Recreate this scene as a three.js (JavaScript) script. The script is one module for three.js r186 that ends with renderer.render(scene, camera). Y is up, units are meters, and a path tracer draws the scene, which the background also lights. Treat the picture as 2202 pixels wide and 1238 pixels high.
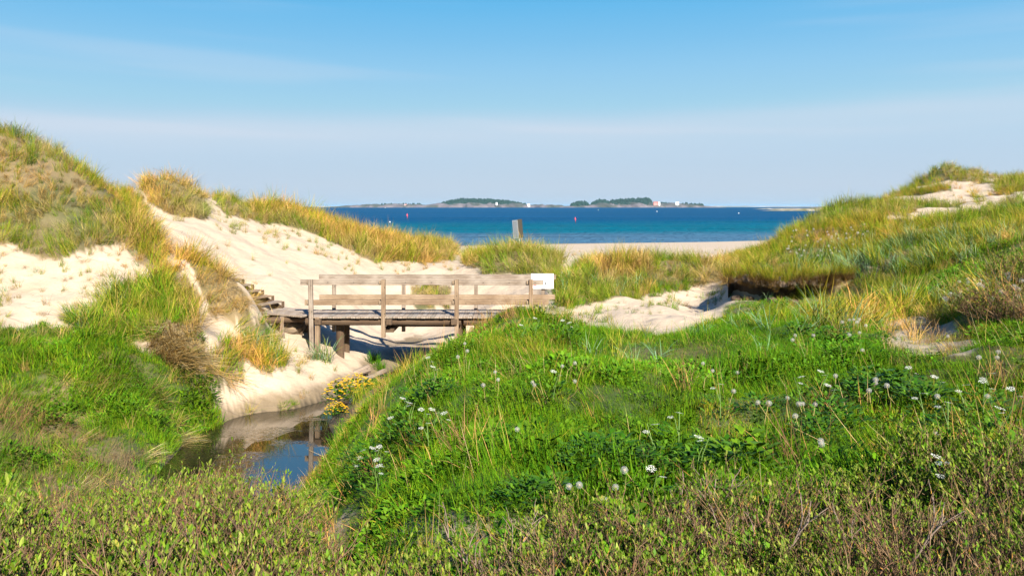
import * as THREE from 'three';
import { mergeGeometries } from 'three/addons/utils/BufferGeometryUtils.js';
import { RoundedBoxGeometry } from 'three/addons/geometries/RoundedBoxGeometry.js';

// ------------------------------------------------------------------ camera, sky, sun, exposure
const scene = new THREE.Scene();
const EYE = 4.7, FOC = 1600, CX = 1101, HZ = 443.5;          // eye height over the stream, focal length and horizon in photo pixels
const camera = new THREE.PerspectiveCamera(2 * Math.atan(619 / FOC) * 180 / Math.PI, 1024 / 575, 0.1, 60000);
camera.position.set(0, EYE, 0);
camera.lookAt(0, EYE, -100);
camera.setViewOffset(1024, 575, 0, (619 - HZ) * 575 / 1238, 1024, 575);
camera.updateProjectionMatrix();
const renderer = new THREE.WebGLRenderer({ antialias: true });
renderer.toneMapping = THREE.LinearToneMapping;
scene.fog = new THREE.FogExp2(new THREE.Color(0.38, 0.72, 1.0), 0.00003);
const EXPOSURE = 2.6;
renderer.toneMappingExposure = EXPOSURE;
renderer.shadowMap.enabled = true;
const sunDir = new THREE.Vector3(0.307, 0.574, 0.76).normalize();
const sun = new THREE.DirectionalLight(new THREE.Color(1.0, 0.93, 0.81), 5);
sun.position.copy(sunDir).multiplyScalar(120).add(new THREE.Vector3(0, 0, -30));
sun.target.position.set(0, 0, -30);
sun.castShadow = true;
sun.shadow.mapSize.set(4096, 4096);
Object.assign(sun.shadow.camera, { left: -60, right: 60, top: 60, bottom: -60, near: 1, far: 300 });
scene.add(sun, sun.target);

// ------------------------------------------------------------------ random, noise, small helpers
function rng(seed) { let s = seed | 0; return () => { s = (s + 0x6d2b79f5) | 0; let t = Math.imul(s ^ (s >>> 15), 1 | s); t = (t + Math.imul(t ^ (t >>> 7), 61 | t)) ^ t; return ((t ^ (t >>> 14)) >>> 0) / 4294967296; }; }
const hash = (x, y) => { let h = Math.imul(x | 0, 374761393) + Math.imul(y | 0, 668265263) | 0; h = Math.imul(h ^ (h >>> 13), 1274126177); return ((h ^ (h >>> 16)) >>> 0) / 4294967296; };
function vnoise(x, y) {
  const ix = Math.floor(x), iy = Math.floor(y), fx = x - ix, fy = y - iy, u = fx * fx * (3 - 2 * fx), v = fy * fy * (3 - 2 * fy);
  const a = hash(ix, iy), b = hash(ix + 1, iy), c = hash(ix, iy + 1), d = hash(ix + 1, iy + 1);
  return (a + (b - a) * u) * (1 - v) + (c + (d - c) * u) * v;
}
function fbm(x, y, o = 4) { let s = 0, a = 0.5, n = 0; for (let i = 0; i < o; i++) { s += a * vnoise(x + i * 17.3, y - i * 9.1); n += a; a *= 0.5; x *= 2.03; y *= 2.03; } return s / n; }
const clamp = (x, a = 0, b = 1) => Math.min(b, Math.max(a, x)), lerp = (a, b, t) => a + (b - a) * t;
const sstep = (a, b, x) => { const t = clamp((x - a) / (b - a)); return t * t * (3 - 2 * t); };
const lin = (r, g, b) => new THREE.Color().setRGB(r, g, b);
const srgb = (r, g, b) => [r, g, b].map((c) => { c /= 255; return c <= 0.04045 ? c / 12.92 : ((c + 0.055) / 1.055) ** 2.4; });

// ------------------------------------------------------------------ the sky: clear air with thin streaks of high cloud
{
  const W = 2048, H = 1024, data = new Float32Array(W * H * 4);
  const key = [[0, srgb(193, 210, 228)], [1.5, srgb(196, 213, 230)], [4, srgb(188, 213, 234)], [7.6, srgb(165, 211, 236)], [10.4, srgb(147, 203, 239)], [12.5, srgb(128, 195, 238)], [15.5, srgb(102, 186, 237)], [25, srgb(58, 152, 228)], [45, srgb(36, 118, 208)], [90, srgb(26, 92, 184)]];
  const cirrus = srgb(212, 223, 238);
  for (let r = 0; r < H; r++) {
    const el = ((r + 0.5) / H - 0.5) * 180, e = Math.max(0, el);
    let k = 0; while (k < key.length - 2 && e > key[k + 1][0]) k++;
    const t = clamp((e - key[k][0]) / (key[k + 1][0] - key[k][0]));
    for (let c = 0; c < W; c++) {
      const az = ((c + 0.5) / W - 0.5) * 360;                       // -90 is straight ahead
      const tilt = e - 5.9 - 0.02 * (az + 90) * Math.cos((az + 90) * Math.PI / 180) + 0.8 * (fbm(az * 0.05 + 400, 3.1, 3) - 0.5);
      let s = Math.exp(-((tilt / (tilt > 0 ? 1.0 : 1.6)) ** 2)) * (0.35 + 0.75 * fbm(az * 0.045 + 80, e * 0.5, 3));
      s += 0.30 * sstep(0.5, 0.8, fbm(az * 0.035 + 50, e * 0.8 + az * 0.02, 4)) * sstep(2, 5, e) * (1 - sstep(9, 20, e));
      s = clamp(s) * 0.75;
      for (let q = 0; q < 3; q++) data[(r * W + c) * 4 + q] = lerp(lerp(key[k][1][q], key[k + 1][1][q], t), cirrus[q], s) / EXPOSURE;
      data[(r * W + c) * 4 + 3] = 1;
    }
  }
  const t = new THREE.DataTexture(data, W, H, THREE.RGBAFormat, THREE.FloatType);
  t.mapping = THREE.EquirectangularReflectionMapping; t.magFilter = t.minFilter = THREE.LinearFilter; t.needsUpdate = true;
  scene.background = t; scene.environment = t;
}

// ------------------------------------------------------------------ names and labels
const taken = new Map();
function numbered(n) { const k = taken.get(n) || 0; taken.set(n, k + 1); return k ? `${n}_${String(k).padStart(3, '0')}` : n; }
function tag(o, label, category, group, kind) {
  if (label) o.userData.label = label; if (category) o.userData.category = category; if (group) o.userData.group = group; if (kind) o.userData.kind = kind; return o;
}
function shade(o) { o.traverse((c) => { if (c.isMesh) { c.castShadow = true; c.receiveShadow = true; } }); return o; }
function thing(name, label, category, group) { const g = new THREE.Group(); g.name = numbered(name); tag(g, label, category, group); scene.add(g); return g; }
function part(name, geo, mat, parent, pos, rot) {
  const m = new THREE.Mesh(geo, mat); m.name = name; m.castShadow = m.receiveShadow = true;
  if (pos) m.position.set(...pos); if (rot) m.rotation.set(...rot); parent.add(m); return m;
}
function structure(name, geo, mat, label) { const m = part(numbered(name), geo, mat, scene); m.userData.kind = 'structure'; if (label) m.userData.label = label; return m; }

// ------------------------------------------------------------------ the lie of the land
// Heights over the stream at distances D from where the photographer stands, along bearings given by photo column.
const D = [1, 3, 5, 7, 9, 11, 13, 15, 17, 19, 20, 21, 23, 25, 28, 31, 35, 40, 50, 65, 90, 130, 200];
const TBL = {
  '-700': [2.8, 2.7, 2.5, 2.0, 1.6, 1.6, 2.2, 3.0, 3.7, 4.9, 5.6, 6.2, 6.9, 7.1, 6.8, 6.3, 5.8, 5.2, 4, 3, 1.5, 1, 1],
  '0': [2.75, 2.62, 2.42, 1.65, 0.9, 0.5, 1.1, 2.0, 2.65, 4.05, 4.95, 5.72, 6.6, 6.8, 6.4, 5.8, 5.3, 4.8, 4, 3, 1, 0.2, 0],
  '150': [2.75, 2.62, 2.42, 1.65, 0.6, 0.4, 0.65, 1.7, 2.4, 3.55, 4.3, 5.05, 5.75, 5.7, 5.3, 5, 4.8, 4.5, 3.6, 2.6, 0.6, -0.8, -2],
  '300': [2.75, 2.62, 2.42, 1.65, 0.6, 0.35, 0.4, 1.3, 2, 2.85, 3.35, 3.9, 4.55, 4.4, 4.7, 5.1, 4.9, 4.4, 3.4, 2.2, 0.3, -1.2, -3],
  '420': [2.75, 2.62, 2.42, 1.65, 0.6, 0.4, 0.4, 0.65, 1.45, 2.1, 2.3, 2.65, 3.3, 3.75, 4.4, 4.85, 4.8, 4.4, 3.2, 2, 0.1, -1.4, -3],
  '520': [2.75, 2.62, 2.42, 1.65, 0.7, 0.45, 0.4, 0.45, 0.6, 1.15, 1.42, 1.7, 2.3, 2.9, 3.6, 4.25, 4.55, 4.2, 3, 1.8, 0, -1.5, -3],
  '620': [2.75, 2.62, 2.42, 1.65, 0.8, 0.5, 0.4, 0.4, 0.5, 0.75, 0.98, 1.25, 1.8, 2.3, 2.95, 3.6, 4.2, 3.9, 2.7, 1.5, -0.1, -1.5, -3],
  '720': [2.8, 2.6, 2.2, 1.85, 1.6, 0.95, 0.5, 0.4, 0.45, 0.5, 0.58, 0.68, 1, 1.5, 2.2, 2.9, 3.5, 3.4, 2.2, 1.2, -0.2, -1.5, -3],
  '820': [3, 2.95, 2.6, 2.48, 2.34, 1.8, 1.15, 0.7, 0.55, 0.5, 0.5, 0.42, 0.35, 0.42, 1.15, 2.25, 2.85, 2.85, 1.7, 0.95, -0.2, -1.5, -3],
  '950': [3.1, 3.08, 2.98, 2.92, 2.8, 2.35, 1.85, 1.3, 0.95, 0.75, 0.7, 0.5, 0.4, 0.45, 1.15, 2, 2.3, 2.2, 1.65, 0.95, -0.15, -1.5, -3],
  '1100': [3.15, 3.15, 3.1, 3.08, 3.06, 3, 2.65, 2.2, 1.85, 1.68, 1.62, 1.6, 1.58, 1.6, 1.75, 2.25, 2.1, 1.8, 1.45, 0.9, 0, -1.5, -3],
  '1250': [3.15, 3.15, 3.12, 3.1, 3.05, 2.78, 2.3, 1.95, 1.8, 1.74, 1.74, 1.76, 1.95, 2.25, 2.4, 2.15, 1.9, 1.7, 1.4, 0.85, 0.12, -1.5, -3],
  '1400': [3.15, 3.15, 3.12, 3.1, 3.02, 2.75, 2.3, 1.95, 1.8, 1.74, 1.74, 1.76, 1.9, 2.2, 2.5, 2.2, 1.9, 1.7, 1.4, 0.85, 0.22, -1.5, -3],
  '1550': [3.15, 3.15, 3.15, 3.14, 3.12, 2.95, 2.55, 2.15, 1.95, 1.85, 1.84, 1.85, 1.9, 2.1, 2.4, 2.15, 1.9, 1.7, 1.4, 0.9, 0.34, -1.4, -3],
  '1610': [3.17, 3.17, 3.16, 3.15, 3.13, 2.98, 2.62, 2.28, 2.08, 2.0, 2.0, 2.5, 2.62, 2.75, 2.85, 2.5, 2.2, 1.9, 1.5, 1.0, 0.4, -1.2, -3],
  '1700': [3.2, 3.2, 3.18, 3.16, 3.16, 3.02, 2.72, 2.42, 2.24, 2.15, 2.15, 2.85, 3.1, 3.38, 3.65, 3.4, 2.9, 2.3, 1.6, 1.1, 0.5, -1.2, -3],
  '1850': [3.25, 3.25, 3.22, 3.18, 3.12, 3.05, 2.85, 2.6, 2.42, 2.32, 2.35, 2.98, 3.3, 3.7, 4.42, 4.72, 4.3, 3.9, 2.8, 1.8, 0.6, -0.6, -2],
  '2000': [3.3, 3.3, 3.27, 3.2, 3.08, 3.12, 3.1, 3.1, 3.2, 3.36, 3.46, 3.58, 3.85, 4.12, 4.48, 4.85, 5.3, 5.8, 5.1, 3, 1.4, 0, -1],
  '2202': [3.35, 3.35, 3.35, 3.3, 3.38, 3.7, 3.82, 3.92, 4.02, 4.12, 4.17, 4.22, 4.37, 4.55, 4.85, 5.22, 5.7, 6.05, 5.8, 4, 2, 1, 0],
  '2900': [3.5, 3.5, 3.5, 3.55, 3.7, 4.0, 4.2, 4.3, 4.4, 4.5, 4.55, 4.6, 4.8, 5, 5.3, 5.7, 6.2, 6.6, 6.6, 5, 3, 2, 1],
};
const COLS = Object.keys(TBL).map(Number).sort((a, b) => a - b), LD = D.map(Math.log);
function slopes(xs, ys) {
  const n = xs.length, d = [], m = [];
  for (let i = 0; i < n - 1; i++) d.push((ys[i + 1] - ys[i]) / (xs[i + 1] - xs[i]));
  for (let i = 0; i < n; i++) m.push(i === 0 ? d[0] : i === n - 1 ? d[n - 2] : d[i - 1] * d[i] <= 0 ? 0 : 3 * (xs[i + 1] - xs[i - 1]) / ((2 * xs[i + 1] - xs[i] - xs[i - 1]) / d[i - 1] + (xs[i + 1] + xs[i] - 2 * xs[i - 1]) / d[i]));
  return m;
}
const CT = COLS.map((c) => { const y = TBL[c]; return { y, m: slopes(LD, y) }; });
const herm = (t, h, y0, y1, m0, m1) => { const t2 = t * t, t3 = t2 * t; return y0 * (2 * t3 - 3 * t2 + 1) + h * m0 * (t3 - 2 * t2 + t) + y1 * (3 * t2 - 2 * t3) + h * m1 * (t3 - t2); };
function base(x, d) {
  const px = clamp(CX + x / d * FOC, COLS[0], COLS[COLS.length - 1] - 1e-3), l = clamp(Math.log(d), 0, LD[LD.length - 1] - 1e-6);
  let i = 0; while (i < LD.length - 2 && l > LD[i + 1]) i++;
  let j = 0; while (j < COLS.length - 2 && px > COLS[j + 1]) j++;
  const hh = LD[i + 1] - LD[i], t = (l - LD[i]) / hh;
  const at = (k) => { k = clamp(k, 0, COLS.length - 1); const c = CT[k]; return herm(t, hh, c.y[i], c.y[i + 1], c.m[i], c.m[i + 1]); };
  const y0 = at(j - 1), y1 = at(j), y2 = at(j + 1), y3 = at(j + 2), x0 = COLS[Math.max(0, j - 1)], x1 = COLS[j], x2 = COLS[j + 1], x3 = COLS[Math.min(COLS.length - 1, j + 2)];
  const m1 = j > 0 ? ((y2 - y1) / (x2 - x1) * (x1 - x0) + (y1 - y0) / (x1 - x0) * (x2 - x1)) / (x2 - x0) : (y2 - y1) / (x2 - x1);
  const m2 = j < COLS.length - 2 ? ((y3 - y2) / (x3 - x2) * (x2 - x1) + (y2 - y1) / (x2 - x1) * (x3 - x2)) / (x3 - x1) : (y2 - y1) / (x2 - x1);
  return herm((px - x1) / (x2 - x1), x2 - x1, y1, y2, m1, m2);
}
// the stream: x, distance, half width
const STREAM = [[-14, 4, 1.0], [-8, 6.5, 1.0], [-5.2, 9, 0.95], [-4.75, 11, 1.15], [-4.75, 13, 1.45], [-5.0, 14.8, 1.5], [-5.1, 15.9, 1.2], [-4.55, 17.0, 0.62], [-4.0, 18.2, 0.42], [-3.65, 19.3, 0.4], [-3.45, 20.6, 0.36], [-2.9, 21.9, 0.36], [-1.9, 22.9, 0.34], [-0.7, 23.6, 0.3], [0.2, 24.0, 0.1]];
function streamDist(x, d) {                                    // distance to the water's edge, negative inside
  let best = 1e9;
  for (let i = 0; i < STREAM.length - 1; i++) {
    const [ax, ad, aw] = STREAM[i], [bx, bd, bw] = STREAM[i + 1], ux = bx - ax, ud = bd - ad;
    const t = clamp(((x - ax) * ux + (d - ad) * ud) / (ux * ux + ud * ud)), e = Math.hypot(x - ax - ux * t, d - ad - ud * t) - lerp(aw, bw, t);
    if (e < best) best = e;
  }
  return best;
}
const P2 = (px, d) => (px - CX) / FOC * d;                     // world x of a photo column at a distance
// tussocks and knolls: photo column, distance, radius across, radius along, height
const KNOLLS = [[365, 29.5, 1.25, 1.3, 0.85], [330, 30, 0.8, 1.0, 0.35], [485, 32, 1.15, 1.4, 0.62], [530, 19.8, 0.5, 0.6, 0.75], [480, 19.9, 0.75, 0.65, 0.85], [420, 20.2, 0.75, 0.75, 0.6], [385, 17.3, 0.9, 0.8, 0.35], [495, 17.6, 0.55, 0.5, 0.3], [640, 34, 1.6, 1.8, 0.3], [740, 35, 1.8, 1.6, 0.15], [860, 35.5, 2.0, 1.5, 0.25], [940, 36, 1.2, 1.3, 0.2],
  [1060, 30, 1.0, 1.3, 0.25], [1120, 30.5, 1.2, 1.5, 0.55], [1290, 26.5, 1.2, 1.4, 0.3], [1370, 27, 1.0, 1.2, 0.2], [1500, 27, 1.1, 1.3, 0.42], [925, 28.0, 0.7, 0.6, 0.25], [1790, 30, 1.5, 1.5, 0.2], [1900, 36, 2, 2, 0.35], [2030, 40, 1.6, 2, 0.7], [1960, 38, 1.6, 1.8, 0.2], [2180, 41, 3, 2, 0.3], [2165, 9.4, 0.55, 0.4, 0.35], [1620, 23, 0.9, 0.9, 0.25], [120, 22.5, 1.2, 1.2, 0.3], [30, 23, 1.5, 1.4, 0.35], [820, 20.9, 0.3, 0.35, 0.22]];
const KN = KNOLLS.map(([px, d, rx, rd, h]) => [P2(px, d), d, rx, rd, h]);
const scarpD = (px) => 20.45 + 0.35 * Math.sin(px * 0.021) - 0.1 * sstep(1600, 1840, px) + 0.6 * sstep(1640, 1570, px);
const TURF = (px) => 2.74 + 0.16 * (fbm(px * 0.03, 4, 2) - 0.5) + 0.05 * sstep(1700, 1840, px);   // top of the undercut edge
function H(x, d) {
  const px = CX + x / d * FOC;
  let h = base(x, d);
  if (px > 1520 && px < 1880 && d > 18 && d < 23) {            // the undercut turf edge: a sharp step in the slope
    const s = scarpD(px), lo = 2.1, hi = TURF(px), k = sstep(1535, 1600, px) * (1 - sstep(1790, 1878, px));
    h = lerp(h, lerp(lo, hi, sstep(s + 0.5, s + 0.72, d)) + clamp((d - s - 0.72) * 0.06, 0, 0.15), k * sstep(18, 19.2, d) * (1 - sstep(21.3, 23, d)));
  }
  for (const [kx, kd, rx, rd, kh] of KN) { const u = (x - kx) / rx, v = (d - kd) / rd, q = u * u + v * v; if (q < 6) h += kh * Math.exp(-q); }
  const far = sstep(45, 80, d);
  h += (fbm(x * 0.9 + 31, d * 0.9, 3) - 0.5) * 0.4 * (1 - far) * sstep(2, 5, d) + (fbm(x * 0.22 + 7, d * 0.22 + 3, 2) - 0.5) * 0.35 * sstep(12, 24, d) * (1 - far) + (fbm(x * 2.6, d * 2.6, 2) - 0.5) * 0.06 * (1 - far) * sstep(0.2, 1.4, d < 27 ? streamDist(x, d) : 9);
  const e = streamDist(x, d) + (fbm(x * 0.9 + 5, d * 0.9, 2) - 0.5) * 0.3;
  const bank = x < -6 || d < 15.5 ? 0.85 : 1.0;
  const k = sstep(-0.12, bank, e), foot = clamp(e, -0.5, 0.25) * 0.7 - 0.02;
  return e < bank ? lerp(foot, h, k * k * 0.4 + k * 0.6) : h;
}
const pyOf = (h, d) => HZ + (EYE - h) * FOC / d;
function gp(px, py, from = 2.2) {                               // the ground seen at a photo pixel
  let d0 = from, f0 = pyOf(H(P2(px, d0), d0), d0) - py;
  for (let d = from * 1.012; d < 120; d *= 1.012) {
    const f = pyOf(H(P2(px, d), d), d) - py;
    if (f0 > 0 && f <= 0) { let a = d / 1.012, b = d; for (let i = 0; i < 14; i++) { const m = (a + b) / 2; if (pyOf(H(P2(px, m), m), m) > py) a = m; else b = m; } const x = P2(px, b); return [x, H(x, b), -b]; }
    d0 = d; f0 = f;
  }
  return null;
}
function normalAt(x, d, e = 0.12) { return new THREE.Vector3(-(H(x + e, d) - H(x - e, d)) / (2 * e), 1, (H(x, d + e) - H(x, d - e)) / (2 * e)).normalize(); }

// ------------------------------------------------------------------ what grows where
// [photo outline of the ground, nearest, farthest, fine-grass share, fine kinds, tuft share, tuft kinds, height factor]
const ZONES = [
  // near meadow and its bare patch
  { p: [[1880, 700], [1960, 672], [2060, 700], [2110, 745], [2060, 772], [1900, 765]], a: 6, b: 13, f: 0.22, fk: { dry: 2, me: 1 }, t: 0.25, tk: { mt: 1, br: 1 }, s: 0.5 },
  { p: [[1500, 880], [1640, 870], [1660, 960], [1560, 985], [1490, 940]], a: 2, b: 14, f: 0.9, fk: { dry: 3, me: 2 }, t: 0, tk: {}, s: 0.8 },
  { p: [[1020, 735], [1190, 720], [1230, 770], [1130, 790], [1030, 775]], a: 2, b: 14, f: 1, fk: { dry: 2, me: 3 }, t: 0, tk: {}, s: 0.8 },
  { p: [[1740, 660], [1960, 640], [2202, 600], [2202, 700], [2100, 700], [1960, 672], [1880, 720], [1740, 720]], a: 7, b: 15, f: 0.9, fk: { dry: 1, me: 2 }, t: 0.35, tk: { mg: 2, mt: 1, le: 0.6 }, s: 0.7 },
  { p: [[1556, 640], [1700, 628], [1870, 622], [1870, 730], [1556, 730]], a: 12.5, b: 20.3, f: 0.9, fk: { me: 4, dry: 1.5, he: 1 }, t: 0.05, tk: { mg: 1, le: 0.5 }, s: 0.5 },
  { p: [[1240, 700], [1740, 640], [1740, 780], [1240, 780]], a: 5, b: 15, f: 1, fk: { me: 4, dry: 0.6 }, t: 0.14, tk: { le: 0.5, mg: 1 }, s: 0.42 },
  { p: [[-900, 990], [660, 990], [760, 1090], [1000, 1120], [2202, 1100], [3200, 1100], [3200, 4000], [-900, 4000]], a: 0.5, b: 9.5, f: 0.55, fk: { me: 2, dry: 1.2, he: 1.2 }, t: 0.14, tk: { st: 1, br: 1 }, s: 0.7 },
  { p: [[640, 500], [3200, 400], [3200, 4000], [640, 4000]], a: 0.5, b: 15.5, f: 1.15, fk: { me: 7, dry: 0.5, he: 1.1 }, t: 0.24, tk: { st: 3, br: 0.4 }, s: 0.75 },
  { p: [[760, 500], [1240, 500], [1240, 900], [760, 900]], a: 13, b: 18.6, f: 0.6, fk: { me: 3, dry: 1 }, t: 0.2, tk: { mg: 1 }, s: 0.8 },
  // bank of the stream, far side of the dune's foot
  { p: [[330, 700], [425, 700], [440, 770], [400, 800], [330, 775]], a: 13, b: 19, f: 0.1, fk: { dry: 1 }, t: 1.1, tk: { th: 3, mt: 1 }, s: 1 },
  { p: [[130, 690], [240, 628], [330, 605], [400, 640], [425, 700], [330, 735], [200, 735]], a: 13, b: 20, f: 0.4, fk: { lu: 1 }, t: 0.9, tk: { mg: 3, lg: 1, mt: 0.6 }, s: 0.8 },
  { p: [[380, 935], [450, 900], [450, 1010], [380, 1010]], a: 10, b: 15, f: 0.3, fk: { lu: 1 }, t: 0.8, tk: { br: 2, th: 1 }, s: 0.7 },
  { p: [[-900, 860], [0, 860], [100, 900], [200, 930], [300, 975], [350, 1060], [350, 1200], [-900, 1200]], a: 5.5, b: 16, f: 0.8, fk: { dry: 2, lu: 1.6, he: 1.2 }, t: 0.85, tk: { th: 0.7, br: 3, lg: 0.9 }, s: 0.55 },
  { p: [[-900, 700], [0, 722], [100, 705], [200, 715], [300, 760], [400, 790], [455, 830], [455, 930], [430, 1000], [350, 1075], [-900, 1075]], a: 9, b: 18, f: 1.6, fk: { lu: 5, dry: 1.6, he: 1.6 }, t: 0.3, tk: { lg: 1.6, mt: 1, th: 1 }, s: 0.62 },
  { p: [[440, 770], [480, 735], [530, 745], [530, 800], [480, 835], [440, 835]], a: 14, b: 19.5, f: 0.2, fk: { lu: 1 }, t: 1.1, tk: { mt: 2, th: 2, mg: 1 }, s: 0.8 },
  { p: [[520, 705], [575, 680], [605, 740], [610, 790], [570, 800], [520, 760]], a: 15, b: 20.6, f: 0.3, fk: { lu: 1 }, t: 0.8, tk: { mg: 3, mt: 1, le: 1 }, s: 0.75 },
  { p: [[575, 790], [660, 760], [720, 830], [650, 850]], a: 15, b: 20.6, f: 0.04, fk: { dry: 1 }, t: 0.16, tk: { mt: 1, mg: 1 }, s: 0.6 },
  { p: [[600, 860], [690, 862], [690, 895], [600, 905]], a: 15, b: 19, f: 1.3, fk: { lu: 1 }, t: 0, tk: {}, s: 0.55 },
  // big dune to the side and its ridges
  { p: [[375, 520], [450, 545], [500, 590], [548, 640], [552, 690], [500, 700], [450, 660], [415, 625], [395, 575]], a: 17, b: 22.6, f: 0, fk: {}, t: 1.6, tk: { th: 2, mt: 3, mg: 1.6 }, s: 0.8 },
  { p: [[290, 460], [330, 470], [365, 560], [420, 640], [425, 700], [370, 660], [330, 600], [270, 540]], a: 16, b: 23.5, f: 0, fk: {}, t: 0.95, tk: { mt: 2, th: 1.5, mg: 2 }, s: 0.7 },
  { p: [[-900, 100], [0, 230], [150, 300], [310, 430], [310, 470], [280, 510], [200, 540], [120, 560], [40, 545], [0, 520], [-900, 560]], a: 15, b: 36, f: 0, fk: {}, t: 1.15, tk: { mg: 4, mt: 2.4, th: 0.7, lg: 0.8 }, s: 0.55 },
  { p: [[-900, 560], [0, 520], [120, 560], [280, 510], [300, 600], [150, 690], [0, 720], [-900, 740]], a: 13, b: 21, f: 0.02, fk: { dry: 1 }, t: 0.26, tk: { mt: 3, th: 1.5, mg: 1.5, le: 0.5 }, s: 0.42 },
  // knolls behind
  { p: [[295, 380], [440, 380], [445, 470], [390, 476], [320, 440]], a: 26, b: 40, f: 0, fk: {}, t: 1.7, tk: { mt: 4, mg: 1.6, th: 1 }, s: 0.7 },
  { p: [[412, 380], [530, 380], [560, 470], [490, 462], [450, 425]], a: 26, b: 42, f: 0, fk: {}, t: 1.2, tk: { mt: 2, mg: 2 }, s: 0.6 },
  { p: [[530, 440], [650, 430], [700, 450], [760, 490], [850, 505], [975, 535], [970, 562], [860, 566], [790, 560], [720, 525], [640, 490], [560, 482]], a: 27, b: 50, f: 0, fk: {}, t: 1.2, tk: { mt: 4.2, mg: 1.8 }, s: 0.9 },
  { p: [[440, 440], [560, 480], [720, 525], [860, 566], [980, 560], [980, 585], [780, 590], [600, 530], [470, 500]], a: 24, b: 42, f: 0, fk: {}, t: 0.2, tk: { mg: 1, mt: 1.4 }, s: 0.5 },
  { p: [[1000, 540], [1100, 525], [1200, 560], [1205, 600], [1120, 596], [1040, 582], [1000, 570]], a: 26, b: 38, f: 0, fk: {}, t: 1.2, tk: { mg: 3, mt: 1.2 }, s: 0.8 },
  { p: [[875, 615], [960, 612], [970, 665], [885, 665]], a: 22, b: 30.5, f: 0.2, fk: { dry: 1 }, t: 0.8, tk: { br: 1, mt: 2, mg: 1 }, s: 0.5 },
  { p: [[1270, 560], [1400, 545], [1420, 600], [1270, 610]], a: 20.5, b: 34, f: 0, fk: {}, t: 1.3, tk: { mt: 3, th: 2, mg: 1 }, s: 0.7 },
  { p: [[1500, 545], [1575, 545], [1575, 612], [1500, 618]], a: 20.5, b: 34, f: 0, fk: {}, t: 1.2, tk: { mt: 3, mg: 1.2, th: 1 }, s: 0.7 },
  { p: [[1195, 600], [1330, 540], [1500, 530], [1570, 560], [1570, 605], [1450, 628], [1330, 645], [1250, 660], [1190, 655]], a: 19.5, b: 34, f: 0.5, fk: { lu: 3, dry: 1 }, t: 1.0, tk: { mg: 3, lg: 1.5, mt: 1, le: 0.3 }, s: 0.65 },
  { p: [[1180, 640], [1300, 655], [1450, 640], [1570, 620], [1570, 650], [1300, 690], [1180, 690]], a: 19, b: 26, f: 0.06, fk: { lu: 1 }, t: 0.1, tk: { mg: 1, br: 1 }, s: 0.4 },
  // dunes by the beach gap, far side
  { p: [[1850, 520], [1700, 560], [1700, 590], [1900, 600], [2202, 560], [2202, 500]], a: 13, b: 26, f: 0.5, fk: { me: 1, lu: 1 }, t: 0.85, tk: { le: 2.4, mg: 2.4, lg: 1.6 }, s: 0.6 },
  { p: [[2060, 640], [2130, 590], [3200, 560], [3200, 700], [2100, 700]], a: 9, b: 20, f: 0.4, fk: { dry: 1, me: 1 }, t: 0.6, tk: { mg: 2, le: 1, mt: 1, br: 0.5 }, s: 0.75 },
  { p: [[1590, 590], [1600, 540], [1700, 480], [3200, 430], [3200, 720], [1840, 700], [1700, 690], [1660, 640], [1610, 620]], a: 18.4, b: 27, f: 0.5, fk: { me: 2, dry: 1 }, t: 0.9, tk: { mg: 4, mt: 0.7, lg: 1.6 }, s: 0.5 },
  { p: [[1600, 560], [1840, 420], [3200, 420], [3200, 720], [1560, 720], [1640, 650]], a: 12, b: 27, f: 0.8, fk: { me: 3, lu: 1, dry: 1 }, t: 0.5, tk: { mg: 4, mt: 0.6, lg: 1.5 }, s: 0.5 },
  { p: [[2050, 392], [2150, 395], [2140, 420], [2060, 418]], a: 27, b: 60, f: 0, fk: {}, t: 0.12, tk: { mt: 1 }, s: 0.5 },
  { p: [[2060, 440], [2150, 435], [2160, 470], [2080, 478]], a: 24, b: 60, f: 0, fk: {}, t: 0.2, tk: { mt: 1, mg: 1 }, s: 0.5 },
  { p: [[1560, 560], [1830, 420], [1940, 400], [2030, 350], [3200, 300], [3200, 560], [1560, 640]], a: 25, b: 62, f: 0, fk: {}, t: 1.2, tk: { mg: 4.5, mt: 1.2, lg: 0.8 }, s: 0.5, sand: 0.56 },
];
for (const z of ZONES) { z.x0 = Math.min(...z.p.map((q) => q[0])); z.x1 = Math.max(...z.p.map((q) => q[0])); z.y0 = Math.min(...z.p.map((q) => q[1])); z.y1 = Math.max(...z.p.map((q) => q[1])); }
function inside(p, x, y) { let c = false; for (let i = 0, j = p.length - 1; i < p.length; j = i++) if ((p[i][1] > y) !== (p[j][1] > y) && x < (p[j][0] - p[i][0]) * (y - p[i][1]) / (p[j][1] - p[i][1]) + p[i][0]) c = !c; return c; }
const BARE = { f: 0.012, fk: { lt: 1 }, t: 0.012, tk: { mt: 1, mg: 1 }, s: 0.4, bare: true };
function zone(x, d, h) {
  if (d > 62) return null;
  const k = Math.min(1, 16 / d), jx = (fbm(x * 1.3 + 3, d * 1.3, 3) - 0.5) * 70 * k, jy = (fbm(x * 1.3 + 90, d * 1.3 + 4, 3) - 0.5) * 46 * k;
  const px = CX + x / d * FOC, py = pyOf(h, d), qx = px + jx, qy = py + jy;
  for (const z of ZONES) if (d >= z.a && d <= z.b && qx >= z.x0 && qx <= z.x1 && qy >= z.y0 && qy <= z.y1 && inside(z.p, qx, qy)) return z.sand && fbm(x * 0.42 + 60, d * 0.3, 3) > z.sand ? BARE : z;
  return BARE;
}

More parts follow.
